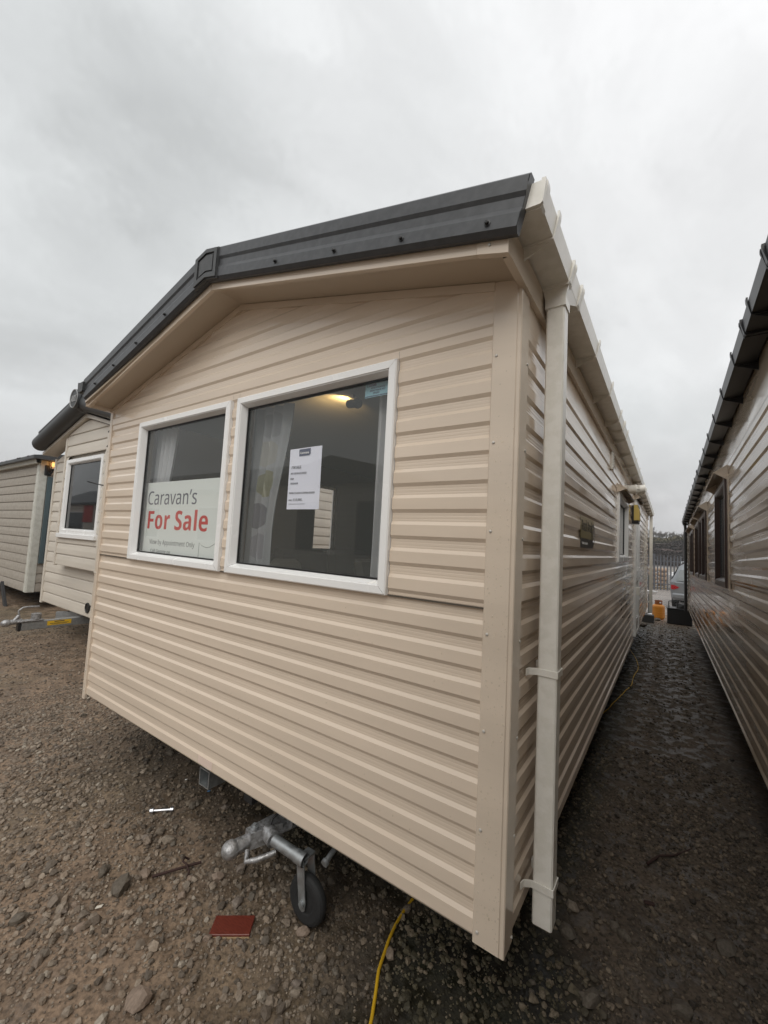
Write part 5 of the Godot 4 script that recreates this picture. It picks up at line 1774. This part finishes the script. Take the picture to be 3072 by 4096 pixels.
func opposite_caravans() -> void:
	# the row across the yard, behind the viewer: mirrored in the front windows
	var defs := [[-25.5, -16.2, 4.4, 3.2, "pale caravan far left across the yard, mirrored in the bay-fronted caravan's window"], [-15.2, -6.9, 4.6, 3.2, "cream caravan standing side-on across the yard, mirrored in the left pane"], [-6.1, -2.9, 4.1, 9.0, "brown-windowed caravan gable-on across the yard, mirrored in the right pane"]]
	for k in 3:
		var e: Array = defs[k]
		var root := thing("static_caravan_%03d" % (4 + k), e[4], "caravan", Vector3((e[0] + e[1]) / 2, 0, e[2]))
		var hw: float = (e[1] - e[0]) / 2
		var B := Vector3(0, 0, -1)
		var wins := [[-hw * 0.75, -hw * 0.35, 1.40, 2.3], [hw * 0.1, hw * 0.55, 1.40, 2.3]]
		var hl := []
		for w in wins:
			hl.append([w[0] + 0.02, w[1] - 0.02, w[2] + 0.02, w[3] - 0.02])
		obj("cladding_panel", clad(Vector3.ZERO, B, -hw, hw, 0.45, 2.62, 1.4, hl), M.cladding_pale, root)
		obj("lining", slab(Vector3.ZERO, B, -hw, hw, 0.45, 2.62, hl, -0.07, -0.012), M.interior_wall, root)
		for w in wins:
			window(root, Vector3.ZERO, B, w[0], w[1], w[2], w[3], M.white_frame if k < 2 else M.brown_frame, M.dark_glass)
		var wl := mb()
		wl.box(Vector3(-hw + 0.04, 1.535, e[3] / 2 + 0.05), Vector3(0.08, 2.17, e[3] - 0.02))
		wl.box(Vector3(hw - 0.04, 1.535, e[3] / 2 + 0.05), Vector3(0.08, 2.17, e[3] - 0.02))
		wl.box(Vector3(0, 1.535, e[3]), Vector3(hw * 2 - 0.18, 2.17, 0.08))
		obj("wall", wl, M.cladding_pale, root)
		var rf := mb()
		if k < 2:
			rf.prism(PackedVector2Array([Vector2(-0.15, 2.70), Vector2(e[3] / 2, 3.55), Vector2(e[3] + 0.15, 2.70), Vector2(e[3] + 0.15, 2.62), Vector2(-0.15, 2.62)]), Vector3(-hw - 0.1, 0, 0), Basis(Vector3(0, 0, 1), Vector3.UP, Vector3(-1, 0, 0)), -(hw * 2 + 0.2))
		else:
			rf.prism(PackedVector2Array([Vector2(-hw - 0.15, 2.70), Vector2(0, 3.12), Vector2(hw + 0.15, 2.70), Vector2(hw + 0.15, 2.62), Vector2(-hw - 0.15, 2.62)]), Vector3(0, 0, -0.15), Basis(), e[3] + 0.3)
		obj("roof", rf, M.roof_dark, root)
		chassis(root, -hw, hw, e[3], 0.05, 0.45)

	var rs := mb()
	rs.bev(Vector3(-20.9, 2.2, 4.375), Vector3(1.0, 0.75, 0.02), 0.003)
	tag(obj("red_board", rs, M.ink_red), "red board on the pale caravan far left across the yard", "sign")

# ------------------------------------------------------------------ loose things
func loose_things() -> void:
	var gy := func(x: float, z: float, up: float) -> Vector3: return Vector3(x, ground_y(x, z) + up, z)
	# yellow hose coming out from under the front
	var path := [[-0.95, -1.6], [-0.72, -1.1], [-0.60, -0.75], [-0.556, -0.55], [-0.551, -0.46], [-0.551, -0.383], [-0.543, -0.298], [-0.524, -0.212], [-0.502, -0.137], [-0.485, -0.087], [-0.445, -0.01], [-0.412, 0.057], [-0.385, 0.14], [-0.37, 0.3], [-0.38, 0.6], [-0.42, 1.0]]
	var h := obj("yellow_cable", cable(path, 0.0065, 0.010), M.cable_yellow)
	tag(h, "thick yellow cable curving out from under the caravan's front edge", "cable")
	var p2 := [[-0.30, -8.2], [-0.139, -7.49], [-0.015, -6.743], [0.039, -6.073], [0.011, -5.519], [0.016, -5.066], [-0.042, -4.549], [-0.106, -4.036], [-0.154, -3.649], [-0.35, -3.2]]
	var h2 := obj("yellow_cable_001", cable(p2, 0.0045, 0.006), M.cable_yellow)
	tag(h2, "thin yellow cable lying on the dark ground between the two caravans", "cable")
	var p3 := [[-0.09, -9.2], [-0.06, -9.5], [-0.055, -9.9]]
	var h3 := obj("black_cable", cable(p3, 0.012, 0.012), M.black_plastic)
	tag(h3, "short black cable on the ground near the orange gas bottle", "cable")
	# red stained offcut
	var wd := thing("wood_offcut", "red-stained wood offcut lying on the gravel below the jockey wheel", "wood", gy.call(-1.084, 0.123, 0.011))
	var wb := Basis(Vector3(0.80, 0.02, -0.60).normalized(), Vector3.UP, Vector3(0.60, 0, 0.80)).orthonormalized()
	var w1 := mb()
	w1.bev(Vector3(0, 0.001, 0), Vector3(0.165, 0.010, 0.088), 0.002, wb)
	obj("stained_face", w1, M.wood_red, wd)
	var w2 := mb()
	w2.bev(Vector3(0, -0.009, 0), Vector3(0.164, 0.010, 0.087), 0.002, wb)
	obj("raw_core", w2, M.wood_raw, wd)
	# steel bolt with nut
	var bt := thing("loose_bolt", "shiny steel bolt with a nut lying on the gravel at left", "bolt", gy.call(-1.997, -0.05, 0.014))
	var bd := Vector3(0.69, 0.0, -0.73).normalized()
	var b1 := mb()
	b1.cyl(-bd * 0.050, bd * 0.050, 0.0095, 12)
	b1.cyl(-bd * 0.064, -bd * 0.050, 0.0175, 6)
	obj("shank", b1, M.chrome, bt)
	var b2 := mb()
	b2.cyl(bd * 0.044, bd * 0.060, 0.0165, 6)
	b2.cyl(-bd * 0.050, -bd * 0.046, 0.020, 14)
	obj("nut", b2, M.chrome, bt)
	# rusty rod with a bent cross piece
	var rd := thing("rusty_rod", "dark rusty rod with a hooked cross wire on the gravel", "rod")
	var r1 := mb()
	r1.tube([gy.call(-1.595, 0.20, 0.010), gy.call(-1.53, 0.11, 0.022), gy.call(-1.490, 0.015, 0.024)], 0.006, 7)
	obj("rod", r1, M.rust, rd)
	var r2 := mb()
	r2.tube([gy.call(-1.555, 0.038, 0.02), gy.call(-1.572, 0.055, 0.03), gy.call(-1.545, 0.080, 0.034), gy.call(-1.515, 0.078, 0.03), gy.call(-1.480, 0.085, 0.014), gy.call(-1.462, 0.104, 0.012)], 0.0045, 7)
	obj("cross_wire", r2, M.rust, rd)
	var sk := mb()
	sk.tube([gy.call(0.321, -1.414, 0.01), gy.call(0.37, -1.504, 0.016), gy.call(0.434, -1.563, 0.012), gy.call(0.519, -1.686, 0.01)], 0.007, 6, true, 0.003)
	tag(obj("twig", sk, M.rust), "dark bent twig on the ground between the two caravans", "twig")
	var sk2 := mb()
	sk2.bev(gy.call(0.339, -1.139, 0.008), Vector3(0.045, 0.012, 0.02), 0.004, Basis(Vector3.UP, 0.3))
	tag(obj("wood_chip", sk2, M.rust), "small dark wood chip on the ground by the downpipe", "chip")
	# litter
	for e in [["blue_scrap", "tiny blue plastic scrap on the gravel near the caravan's front edge", -1.93, -0.30, Color(0.05, 0.16, 0.34), 0.02], ["white_scrap", "tiny white plastic scrap on the gravel left of the front edge", -2.15, -0.28, Color(0.7, 0.7, 0.68), 0.016], ["white_scrap_001", "thin white splinter on the gravel near the bottom left", -1.60, 0.42, Color(0.62, 0.58, 0.5), 0.03]]:
		var mm := mat(e[0] + "_material", (e[4] as Color).linear_to_srgb(), 0.5)
		var sc := mb()
		sc.bev(gy.call(e[2], e[3], 0.012), Vector3(e[5], 0.004, e[5] * 0.45), 0.001, Basis(Vector3.UP, 0.6) * Basis(Vector3.BACK, 0.3))
		tag(obj(e[0], sc, mm), e[1], "scrap")

func cable(path: Array, r: float, up: float) -> MB:
	var c := Curve3D.new()
	for i in path.size():
		var p := Vector3(path[i][0], 0, path[i][1])
		var a := Vector3(path[maxi(i - 1, 0)][0], 0, path[maxi(i - 1, 0)][1])
		var b := Vector3(path[mini(i + 1, path.size() - 1)][0], 0, path[mini(i + 1, path.size() - 1)][1])
		var t := (b - a) / 6.0
		c.add_point(p, -t, t)
	var pts := []
	var n := maxi(8, int(c.get_baked_length() / 0.03))
	for i in n + 1:
		var q := c.sample_baked(c.get_baked_length() * i / n)
		pts.append(Vector3(q.x, ground_y(q.x, q.z) + up, q.z))
	var b2 := mb()
	b2.tube(pts, r, 8)
	return b2

func back_of_alley() -> void:
	var gz := func(x: float, z: float) -> float: return ground_y(x, z)
	# orange gas bottle
	var bx := 0.172
	var bzz := -13.4
	var y0: float = gz.call(bx, bzz)
	var bo := thing("gas_bottle", "orange gas bottle standing at the far end of the alley", "gas bottle", Vector3(bx, y0, bzz))
	var b := mb()
	b.lathe([Vector2(0.12, 0.0), Vector2(0.125, 0.03), Vector2(0.150, 0.045), Vector2(0.157, 0.07), Vector2(0.157, 0.19), Vector2(0.1595, 0.195), Vector2(0.1595, 0.215), Vector2(0.157, 0.22), Vector2(0.157, 0.36), Vector2(0.148, 0.395), Vector2(0.12, 0.425), Vector2(0.08, 0.44), Vector2(0.0, 0.445)], Vector3.ZERO, Basis(), 28)
	obj("body", b, M.bottle_orange, bo)
	var c := mb()
	for k in 24:
		var a0 := TAU * k / 24
		var a1 := TAU * (k + 1) / 24
		var hole := k % 8 in [2, 3, 4]
		for e in ([[0.435, 0.46], [0.515, 0.545]] if hole else [[0.435, 0.545]]):
			for rr in [0.092, 0.096]:
				var f := func(an: float, y: float) -> Vector3: return Vector3(cos(an) * rr, y, sin(an) * rr)
				c.quad2(f.call(a0, e[0]), f.call(a1, e[0]), f.call(a1, e[1]), f.call(a0, e[1]), Vector3(cos(a0), 0, sin(a0)) * (rr - 0.094))
	for k in 24:
		c.tube([Vector3(cos(TAU * k / 24) * 0.094, 0.545, sin(TAU * k / 24) * 0.094), Vector3(cos(TAU * (k + 1) / 24) * 0.094, 0.545, sin(TAU * (k + 1) / 24) * 0.094)], 0.006, 5, false)
	obj("collar", c, M.bottle_collar, bo)
	var v := mb()
	v.cyl(Vector3(0, 0.44, 0), Vector3(0, 0.49, 0), 0.018, 10)
	v.cyl(Vector3(0, 0.475, 0.0), Vector3(0.0, 0.475, 0.05), 0.014, 8)
	obj("valve", v, M.galvanised, bo)
	# black box with bar handle and a folded sheet on top
	var kx := 0.66
	var kz := -12.75
	var ky: float = gz.call(kx, kz)
	var bb := thing("black_box", "black box with a bar handle right of the orange gas bottle", "box", Vector3(kx, ky, kz))
	var k1 := mb()
	k1.bev(Vector3(0, 0.20, 0), Vector3(0.56, 0.40, 0.45), 0.02)
	k1.bev(Vector3(0, 0.415, 0), Vector3(0.585, 0.035, 0.475), 0.012)
	obj("body", k1, M.black_plastic, bb)
	var k2 := mb()
	k2.tube([Vector3(-0.24, 0.43, 0.15), Vector3(-0.24, 0.60, 0.15), Vector3(-0.23, 0.61, 0.15), Vector3(-0.06, 0.61, 0.15), Vector3(-0.05, 0.60, 0.15), Vector3(-0.05, 0.43, 0.15)], 0.012, 8)
	obj("bar_handle", k2, M.dark_steel, bb)
	var sh := mb()
	for k in 5:
		sh.bev(Vector3(0.10, 0.445 + 0.022 * k, -0.02 + 0.01 * sin(k * 2.0)), Vector3(0.34 - 0.03 * k, 0.02, 0.34), 0.009, Basis(Vector3.UP, 0.15 * k) * Basis(Vector3.BACK, 0.06 * (k % 2)))
	var so := obj("folded_sheet", sh, M.underside)
	so.position = Vector3(kx, ky, kz)
	tag(so, "dark folded sheet lying on the black box", "sheet")
	# black beam and stones behind the caravan corner
	var bm := mb()
	bm.bev(Vector3(-0.22, gz.call(-0.2, -12.3) + 0.10, -12.3), Vector3(0.62, 0.22, 0.3), 0.01)
	tag(obj("black_beam", bm, M.underside), "black beam on the ground left of the orange gas bottle", "beam")
	# chain link fence across the end
	var fz := -14.9
	var cf := thing("chainlink_fence", "wire chain link fence across the end of the alley", "fence")
	var fy: float = gz.call(0.3, fz)
	for x in [-2.4, 0.0 - 0.12, 2.2]:
		var po := mb()
		po.cyl(Vector3(x, fy - 0.02, fz - 0.03), Vector3(x, fy + 1.25, fz - 0.03), 0.022, 8)
		obj("post", po, M.wire, cf)
	var wm := mb()
	for k in 70:
		for s in [-1.0, 1.0]:
			var x0: float = -3.0 + 0.075 * k
			var x1: float = x0 + s * 1.2
			wm.tube([Vector3(x0, fy + 0.01, fz), Vector3(x1, fy + 1.2, fz + 0.002 * s)], 0.0016, 3, false)
	for y in [0.05, 0.62, 1.2]:
		wm.tube([Vector3(-3.2, fy + y, fz), Vector3(3.2, fy + y, fz)], 0.002, 3, false)
	var wmo := obj("wire_mesh", wm, M.wire, cf)
	wmo.set_meta("kind", "stuff")
	# palisade fence
	var pz := -26.4
	var py: float = gz.call(0, pz)
	var pf := thing("palisade_fence", "grey steel palisade fence with pointed pales beyond the alley", "fence", Vector3(0, py, pz))
	var pale := mb()
	pale.prism(PackedVector2Array([Vector2(-0.036, 0.02), Vector2(-0.012, 0.02), Vector2(-0.012, 1.86), Vector2(-0.022, 1.98), Vector2(-0.036, 1.80)]), Vector3(0, 0, 0), Basis(Vector3.UP, 0.35), 0.003)
	pale.prism(PackedVector2Array([Vector2(0.036, 0.02), Vector2(0.012, 0.02), Vector2(0.012, 1.86), Vector2(0.022, 1.98), Vector2(0.036, 1.80)]), Vector3(0, 0, 0), Basis(Vector3.UP, -0.35), 0.003)
	pale.prism(PackedVector2Array([Vector2(-0.013, 0.02), Vector2(0.013, 0.02), Vector2(0.013, 1.84), Vector2(0.0, 1.97), Vector2(-0.013, 1.84)]), Vector3(0, 0, 0.004), Basis(), 0.003)
	var pm := pale.mesh()
	for k in 60:
		inst("pale", pm, M.fence_steel, pf, Transform3D(Basis(), Vector3(-4.5 + 0.152 * k, 0.004 * sin(k * 3.1), 0)))
	for y in [0.35, 1.62]:
		var rl := mb()
		rl.box(Vector3(0, y, -0.03), Vector3(9.2, 0.05, 0.05))
		obj("rail", rl, M.fence_steel, pf)
	for x in [-3.0, -0.25, 2.5]:
		var po := mb()
		po.box(Vector3(x, 1.0, -0.09), Vector3(0.10, 2.0, 0.055))
		obj("post", po, M.fence_steel, pf)
	# goods in the yard beyond
	rng.seed = 4
	var st := thing("sack_stack", "stack of brown sacks on a pallet beyond the palisade fence", "sacks", Vector3(-0.5, ground_y(-0.5, -28.0), -28.0))
	for j in 4:
		for i in 4:
			var sb := mb()
			sb.bev(Vector3(-0.9 + 0.5 * i + 0.05 * (j % 2), 0.32 + 0.25 * j, 0), Vector3(0.48, 0.24, 0.7), 0.08, Basis(Vector3.UP, rng.randf_range(-0.08, 0.08)))
			obj("sack", sb, M.sack_brown, st)
	var pt := mb()
	for y in [0.03, 0.15]:
		for k in 5:
			pt.box(Vector3(-0.15, y, -0.4 + 0.2 * k), Vector3(2.1, 0.03, 0.12))
	for k in 3:
		pt.box(Vector3(-1.0 + 0.85 * k, 0.09, 0), Vector3(0.1, 0.09, 0.9))
	obj("pallet", pt, M.wood_raw, st)
	var wp := mb()
	wp.bev(Vector3(0, 0.45, 0), Vector3(0.75, 0.9, 0.7), 0.08)
	wp.bev(Vector3(0.05, 0.95, 0), Vector3(0.6, 0.12, 0.55), 0.05, Basis(Vector3.BACK, 0.1))
	var wpo := obj("wrapped_load", wp, M.sheet_white)
	wpo.position = Vector3(0.78, ground_y(0.7, -28.1), -28.1)
	tag(wpo, "white wrapped load beside the brown sacks beyond the fence", "load")
	var wc := mb()
	wc.lathe([Vector2(0.0, 0.0), Vector2(0.14, 0.0), Vector2(0.17, 0.10), Vector2(0.165, 0.10), Vector2(0.13, 0.015), Vector2(0.0, 0.012)], Vector3.ZERO, Basis(), 20)
	wc.lathe([Vector2(0.03, -0.62), Vector2(0.03, 0.0)], Vector3.ZERO, Basis(), 8)
	wc.lathe([Vector2(0.11, -0.65), Vector2(0.10, -0.62), Vector2(0.03, -0.60)], Vector3.ZERO, Basis(), 16)
	var wco := obj("white_basin", wc, M.sheet_white)
	wco.position = Vector3(-0.03, ground_y(0, -14.0) + 0.65, -14.2)
	tag(wco, "small white basin-like object behind the far white downpipe", "basin")

func parked_car() -> void:
	# silver estate seen from behind, most of it hidden by the right-hand caravan
	var cz := -16.5
	var x0 := 0.52
	var w := 1.80
	var car := thing("parked_car", "silver car parked beyond the alley, seen from behind", "car", Vector3(x0 + w / 2 - 0.09, ground_y(1.4, -17.5), cz))
	car.rotation.y = -0.10
	var h := w / 2
	# loft of cross-sections along z: [z, half width at sill, half width at belt, half width at roof, y sill, y belt, y roof]
	var secs := [[0.02, 0.70, 0.76, 0.70, 0.42, 0.95, 0.96], [-0.06, 0.82, 0.86, 0.76, 0.36, 0.98, 1.02], [-0.22, 0.87, 0.89, 0.66, 0.33, 1.00, 1.42], [-0.48, 0.88, 0.90, 0.62, 0.32, 1.00, 1.60], [-1.2, 0.89, 0.90, 0.63, 0.30, 0.98, 1.64], [-2.2, 0.89, 0.90, 0.62, 0.30, 0.96, 1.62], [-2.9, 0.89, 0.89, 0.58, 0.30, 0.95, 1.48], [-3.45, 0.88, 0.88, 0.70, 0.31, 0.93, 1.02], [-4.1, 0.85, 0.84, 0.66, 0.34, 0.84, 0.90], [-4.4, 0.72, 0.70, 0.55, 0.40, 0.70, 0.76]]
	var b := mb()
	var rows := []
	for s in secs:
		var half := [Vector2(0.0, s[4]), Vector2(s[1] * 0.92, s[4]), Vector2(s[1], s[4] + 0.10), Vector2(s[2] * 1.01, lerpf(s[4], s[5], 0.55)), Vector2(s[2], s[5]), Vector2(lerpf(s[2], s[3], 0.12), s[5] + 0.02), Vector2(lerpf(s[2], s[3], 0.85), lerpf(s[5], s[6], 0.86)), Vector2(s[3] * 0.86, s[6]), Vector2(0.0, s[6] + 0.02)]
		var ring := []
		for p in half:
			ring.append(Vector3(p.x, p.y, s[0]))
		for i in range(half.size() - 2, 0, -1):
			ring.append(Vector3(-half[i].x, half[i].y, s[0]))
		rows.append(ring)
	for i in rows.size() - 1:
		var n: int = rows[i].size()
		for k in n:
			var mid: Vector3 = (rows[i][k] + rows[i][(k + 1) % n]) / 2 - Vector3(0, 0.9, rows[i][k].z)
			b.quad2(rows[i][k], rows[i][(k + 1) % n], rows[i + 1][(k + 1) % n], rows[i + 1][k], mid)
	for e in [[0, Vector3.BACK], [rows.size() - 1, Vector3.FORWARD]]:
		var ring: Array = rows[e[0]]
		var cc := Vector3(0, 0.7, ring[0].z)
		for k in ring.size():
			b.tri2(cc, ring[k], ring[(k + 1) % ring.size()], e[1])
	obj("body", b, M.car_silver, car)
	var rw := mb()
	rw.quad2(Vector3(-0.71, 1.03, -0.015), Vector3(0.71, 1.03, -0.015), Vector3(0.60, 1.41, -0.175), Vector3(-0.60, 1.41, -0.175), Vector3.BACK)
	rw.quad2(Vector3(-0.60, 1.41, -0.175), Vector3(0.60, 1.41, -0.175), Vector3(0.60, 1.415, -0.23), Vector3(-0.60, 1.415, -0.23), Vector3.UP)
	obj("rear_window", rw, M.car_glass, car)
	for s in [-1.0, 1.0]:
		var sw := mb()
		sw.quad2(Vector3(s * 0.900, 1.04, -0.50), Vector3(s * 0.900, 1.02, -2.6), Vector3(s * 0.70, 1.45, -2.3), Vector3(s * 0.70, 1.50, -0.60), Vector3(s, 0.3, 0))
		obj("side_window", sw, M.car_glass, car)
		var tl := mb()
		tl.prism(PackedVector2Array([Vector2(0.60, 0.80), Vector2(0.76, 0.88), Vector2(0.85, 0.88), Vector2(0.84, 0.72), Vector2(0.76, 0.72)]) if s > 0 else PackedVector2Array([Vector2(-0.60, 0.80), Vector2(-0.76, 0.88), Vector2(-0.85, 0.88), Vector2(-0.84, 0.72), Vector2(-0.76, 0.72)]), Vector3(0, 0, -0.06), Basis(), 0.095)
		obj("tail_light", tl, M.tail_red, car)
		var mr := mb()
		mr.bev(Vector3(s * 0.98, 1.02, -2.55), Vector3(0.20, 0.14, 0.10), 0.03)
		obj("mirror", mr, M.car_silver, car)
		var rr := mb()
		rr.tube([Vector3(s * 0.58, 1.63, -0.5), Vector3(s * 0.60, 1.69, -0.65), Vector3(s * 0.60, 1.70, -2.0), Vector3(s * 0.57, 1.64, -2.2)], 0.016, 6)
		obj("roof_rail", rr, M.galvanised, car)
		for z in [-0.95, -3.55]:
			var wh := mb()
			var ax := Basis(Vector3.UP, Vector3.RIGHT, Vector3.FORWARD)
			wh.lathe([Vector2(0.0, -0.1), Vector2(0.22, -0.1), Vector2(0.31, -0.095), Vector2(0.33, -0.06), Vector2(0.33, 0.06), Vector2(0.31, 0.095), Vector2(0.22, 0.1), Vector2(0.0, 0.1)], Vector3(s * 0.80, 0.33, z), ax, 24)
			obj("wheel", wh, M.rubber, car)
	var bp := mb()
	bp.bev(Vector3(0, 0.50, 0.02), Vector3(1.66, 0.20, 0.12), 0.05)
	obj("bumper", bp, M.car_silver, car)
	var np := mb()
	np.box(Vector3(0, 0.80, 0.026), Vector3(0.52, 0.11, 0.006))
	obj("number_plate", np, M.sticker_yellow, car)
	var rwip := mb()
	rwip.tube([Vector3(-0.1, 1.05, -0.045), Vector3(-0.45, 1.10, -0.07)], 0.012, 6)
	obj("rear_wiper", rwip, M.black_plastic, car)

# ------------------------------------------------------------------ the far bank with its bare trees
func bare_tree(sd: int) -> Node3D:
	var r := RandomNumberGenerator.new()
	r.seed = sd
	var t := Node3D.new()
	var trunk := mb()
	var tw := mb()
	var h := r.randf_range(3.6, 5.6)
	var stack := []
	for k in 3:
		stack.append([Vector3(r.randf_range(-0.3, 0.3), -0.3, r.randf_range(-0.3, 0.3)), Vector3(r.randf_range(-0.35, 0.35), 1, r.randf_range(-0.35, 0.35)).normalized(), h * r.randf_range(0.30, 0.42), 0.09, 0])
	while stack.size():
		var s: Array = stack.pop_back()
		var p: Vector3 = s[0]
		var d: Vector3 = s[1]
		var q: Vector3 = p + d * s[2]
		if s[4] < 2:
			trunk.tube([p, q], s[3], 5, false, s[3] * 0.65)
		else:
			tw.tube([p, q], maxf(s[3], 0.03), 3, false, 0.02)
		if s[4] < 4:
			for k in (3 if s[4] < 3 else 4):
				var nd := (d + Vector3(r.randf_range(-0.75, 0.75), r.randf_range(-0.1, 0.5), r.randf_range(-0.75, 0.75))).normalized()
				stack.append([p.lerp(q, r.randf_range(0.55, 1.0)), nd, s[2] * r.randf_range(0.55, 0.75), s[3] * 0.6, s[4] + 1])
	obj("trunk", trunk, M.bark, t)
	obj("crown", tw, M.twigs, t)
	return t

func far_bank() -> void:
	rng.seed = 12
	var kinds := []
	for k in 4:
		kinds.append(bare_tree(40 + k))
	for i in 34:
		var x := -16.0 + 0.95 * i + rng.randf_range(-0.5, 0.5)
		var z := -214.0 + rng.randf_range(-7, 7)
		var t: Node3D = kinds[i % 4] if i < 4 else kinds[i % 4].duplicate()
		t.name = "bare_tree" if i == 0 else "bare_tree_%03d" % i
		add_child(t)
		t.position = Vector3(x, ground_y(x, z), z)
		t.rotation.y = rng.randf() * TAU
		t.scale = Vector3.ONE * rng.randf_range(0.95, 1.4)
		tag(t, "bare grey-brown tree in the row on the skyline beyond the fence", "tree", "bare trees along the skyline of the bank")
	# winter scrub on the upper slope, one mass
	var sc := mb()
	for k in 5:
		var an := TAU * k / 5
		for j in 5:
			var p := Vector3(cos(an + j) * 0.3, 0.15 + 0.17 * j, sin(an + j * 1.7) * 0.3)
			var dx := Vector3(cos(an * 2 + j), 0.4, sin(an * 2 + j)) * 0.28
			var dy := Vector3(-sin(an), 0.9, cos(an)) * 0.26
			sc.quad(p - dx - dy, p + dx - dy, p + dx * 0.4 + dy, p - dx * 0.4 + dy)
	var mm := MultiMesh.new()
	mm.transform_format = MultiMesh.TRANSFORM_3D
	mm.use_colors = true
	mm.mesh = sc.mesh()
	mm.instance_count = 11000
	for i in 11000:
		var x := rng.randf_range(-28, 28)
		var upper := i < 3600
		var z := rng.randf_range(-212, -182) if upper else rng.randf_range(-176, -112)
		var s := 0.45 + 1.5 * pow(rng.randf(), 2.2) if upper else rng.randf_range(0.5, 1.2)
		if not upper and absf(z + 152.0) < 2.0:
			s *= 0.3
		mm.set_instance_transform(i, Transform3D(Basis(Vector3.UP, rng.randf() * TAU).scaled(Vector3(s, s * (1.0 if upper else 0.6), s)), Vector3(x, ground_y(x, z) - 0.1, z)))
		var g := rng.randf()
		mm.set_instance_color(i, Color(0.085, 0.072, 0.045).lerp(Color(0.13, 0.11, 0.065), g) if upper else Color(0.040, 0.030, 0.028).lerp(Color(0.065, 0.05, 0.045), g))
	var o := MultiMeshInstance3D.new()
	o.name = "bank_scrub"
	o.multimesh = mm
	o.material_override = M.scrub
	o.set_meta("kind", "stuff")
	add_child(o)

func _ready() -> void:
	# camera
	var cam := Camera3D.new()
	cam.name = "camera"
	cam.position = Vector3(0.4109, 1.6321, 1.3243)
	cam.rotation_order = EULER_ORDER_YXZ
	cam.rotation_degrees = Vector3(4.1984, 34.8321, 3.0244)
	cam.fov = 102.5434
	cam.near = 0.03
	cam.far = 900
	add_child(cam)
	# sky, light, exposure
	var env := Environment.new()
	env.background_mode = Environment.BG_SKY
	env.sky = Sky.new()
	env.sky.sky_material = make_sky()
	env.ambient_light_source = Environment.AMBIENT_SOURCE_SKY
	env.tonemap_mode = Environment.TONE_MAPPER_LINEAR
	env.tonemap_exposure = 1.15
	env.fog_enabled = true
	env.fog_density = 0.0006
	env.fog_light_color = Color(0.80, 0.82, 0.83)
	env.sdfgi_enabled = true
	env.ssao_enabled = true
	env.ssil_enabled = true
	var we := WorldEnvironment.new()
	we.name = "world_environment"
	we.environment = env
	add_child(we)
	var sun := DirectionalLight3D.new()
	sun.name = "sun"
	sun.light_energy = 0.42
	sun.light_angular_distance = 50
	sun.light_color = Color(1.0, 0.98, 0.945)
	sun.shadow_enabled = true
	add_child(sun)
	sun.look_at_from_position(Vector3.ZERO, Vector3(-0.25, -0.75, -0.62))

	hn.seed = 3
	hn.frequency = 0.55
	hn.fractal_octaves = 4
	hn2.seed = 4
	hn2.frequency = 3.2
	hn2.fractal_octaves = 4
	hn2.fractal_gain = 0.6
	materials()
	var ground := make_ground()
	main_caravan()
	window_signs()
	right_caravan()
	bay_caravan()
	left_caravan()
	opposite_caravans()
	back_of_alley()
	parked_car()
	far_bank()
	loose_things()
	make_stones(ground)
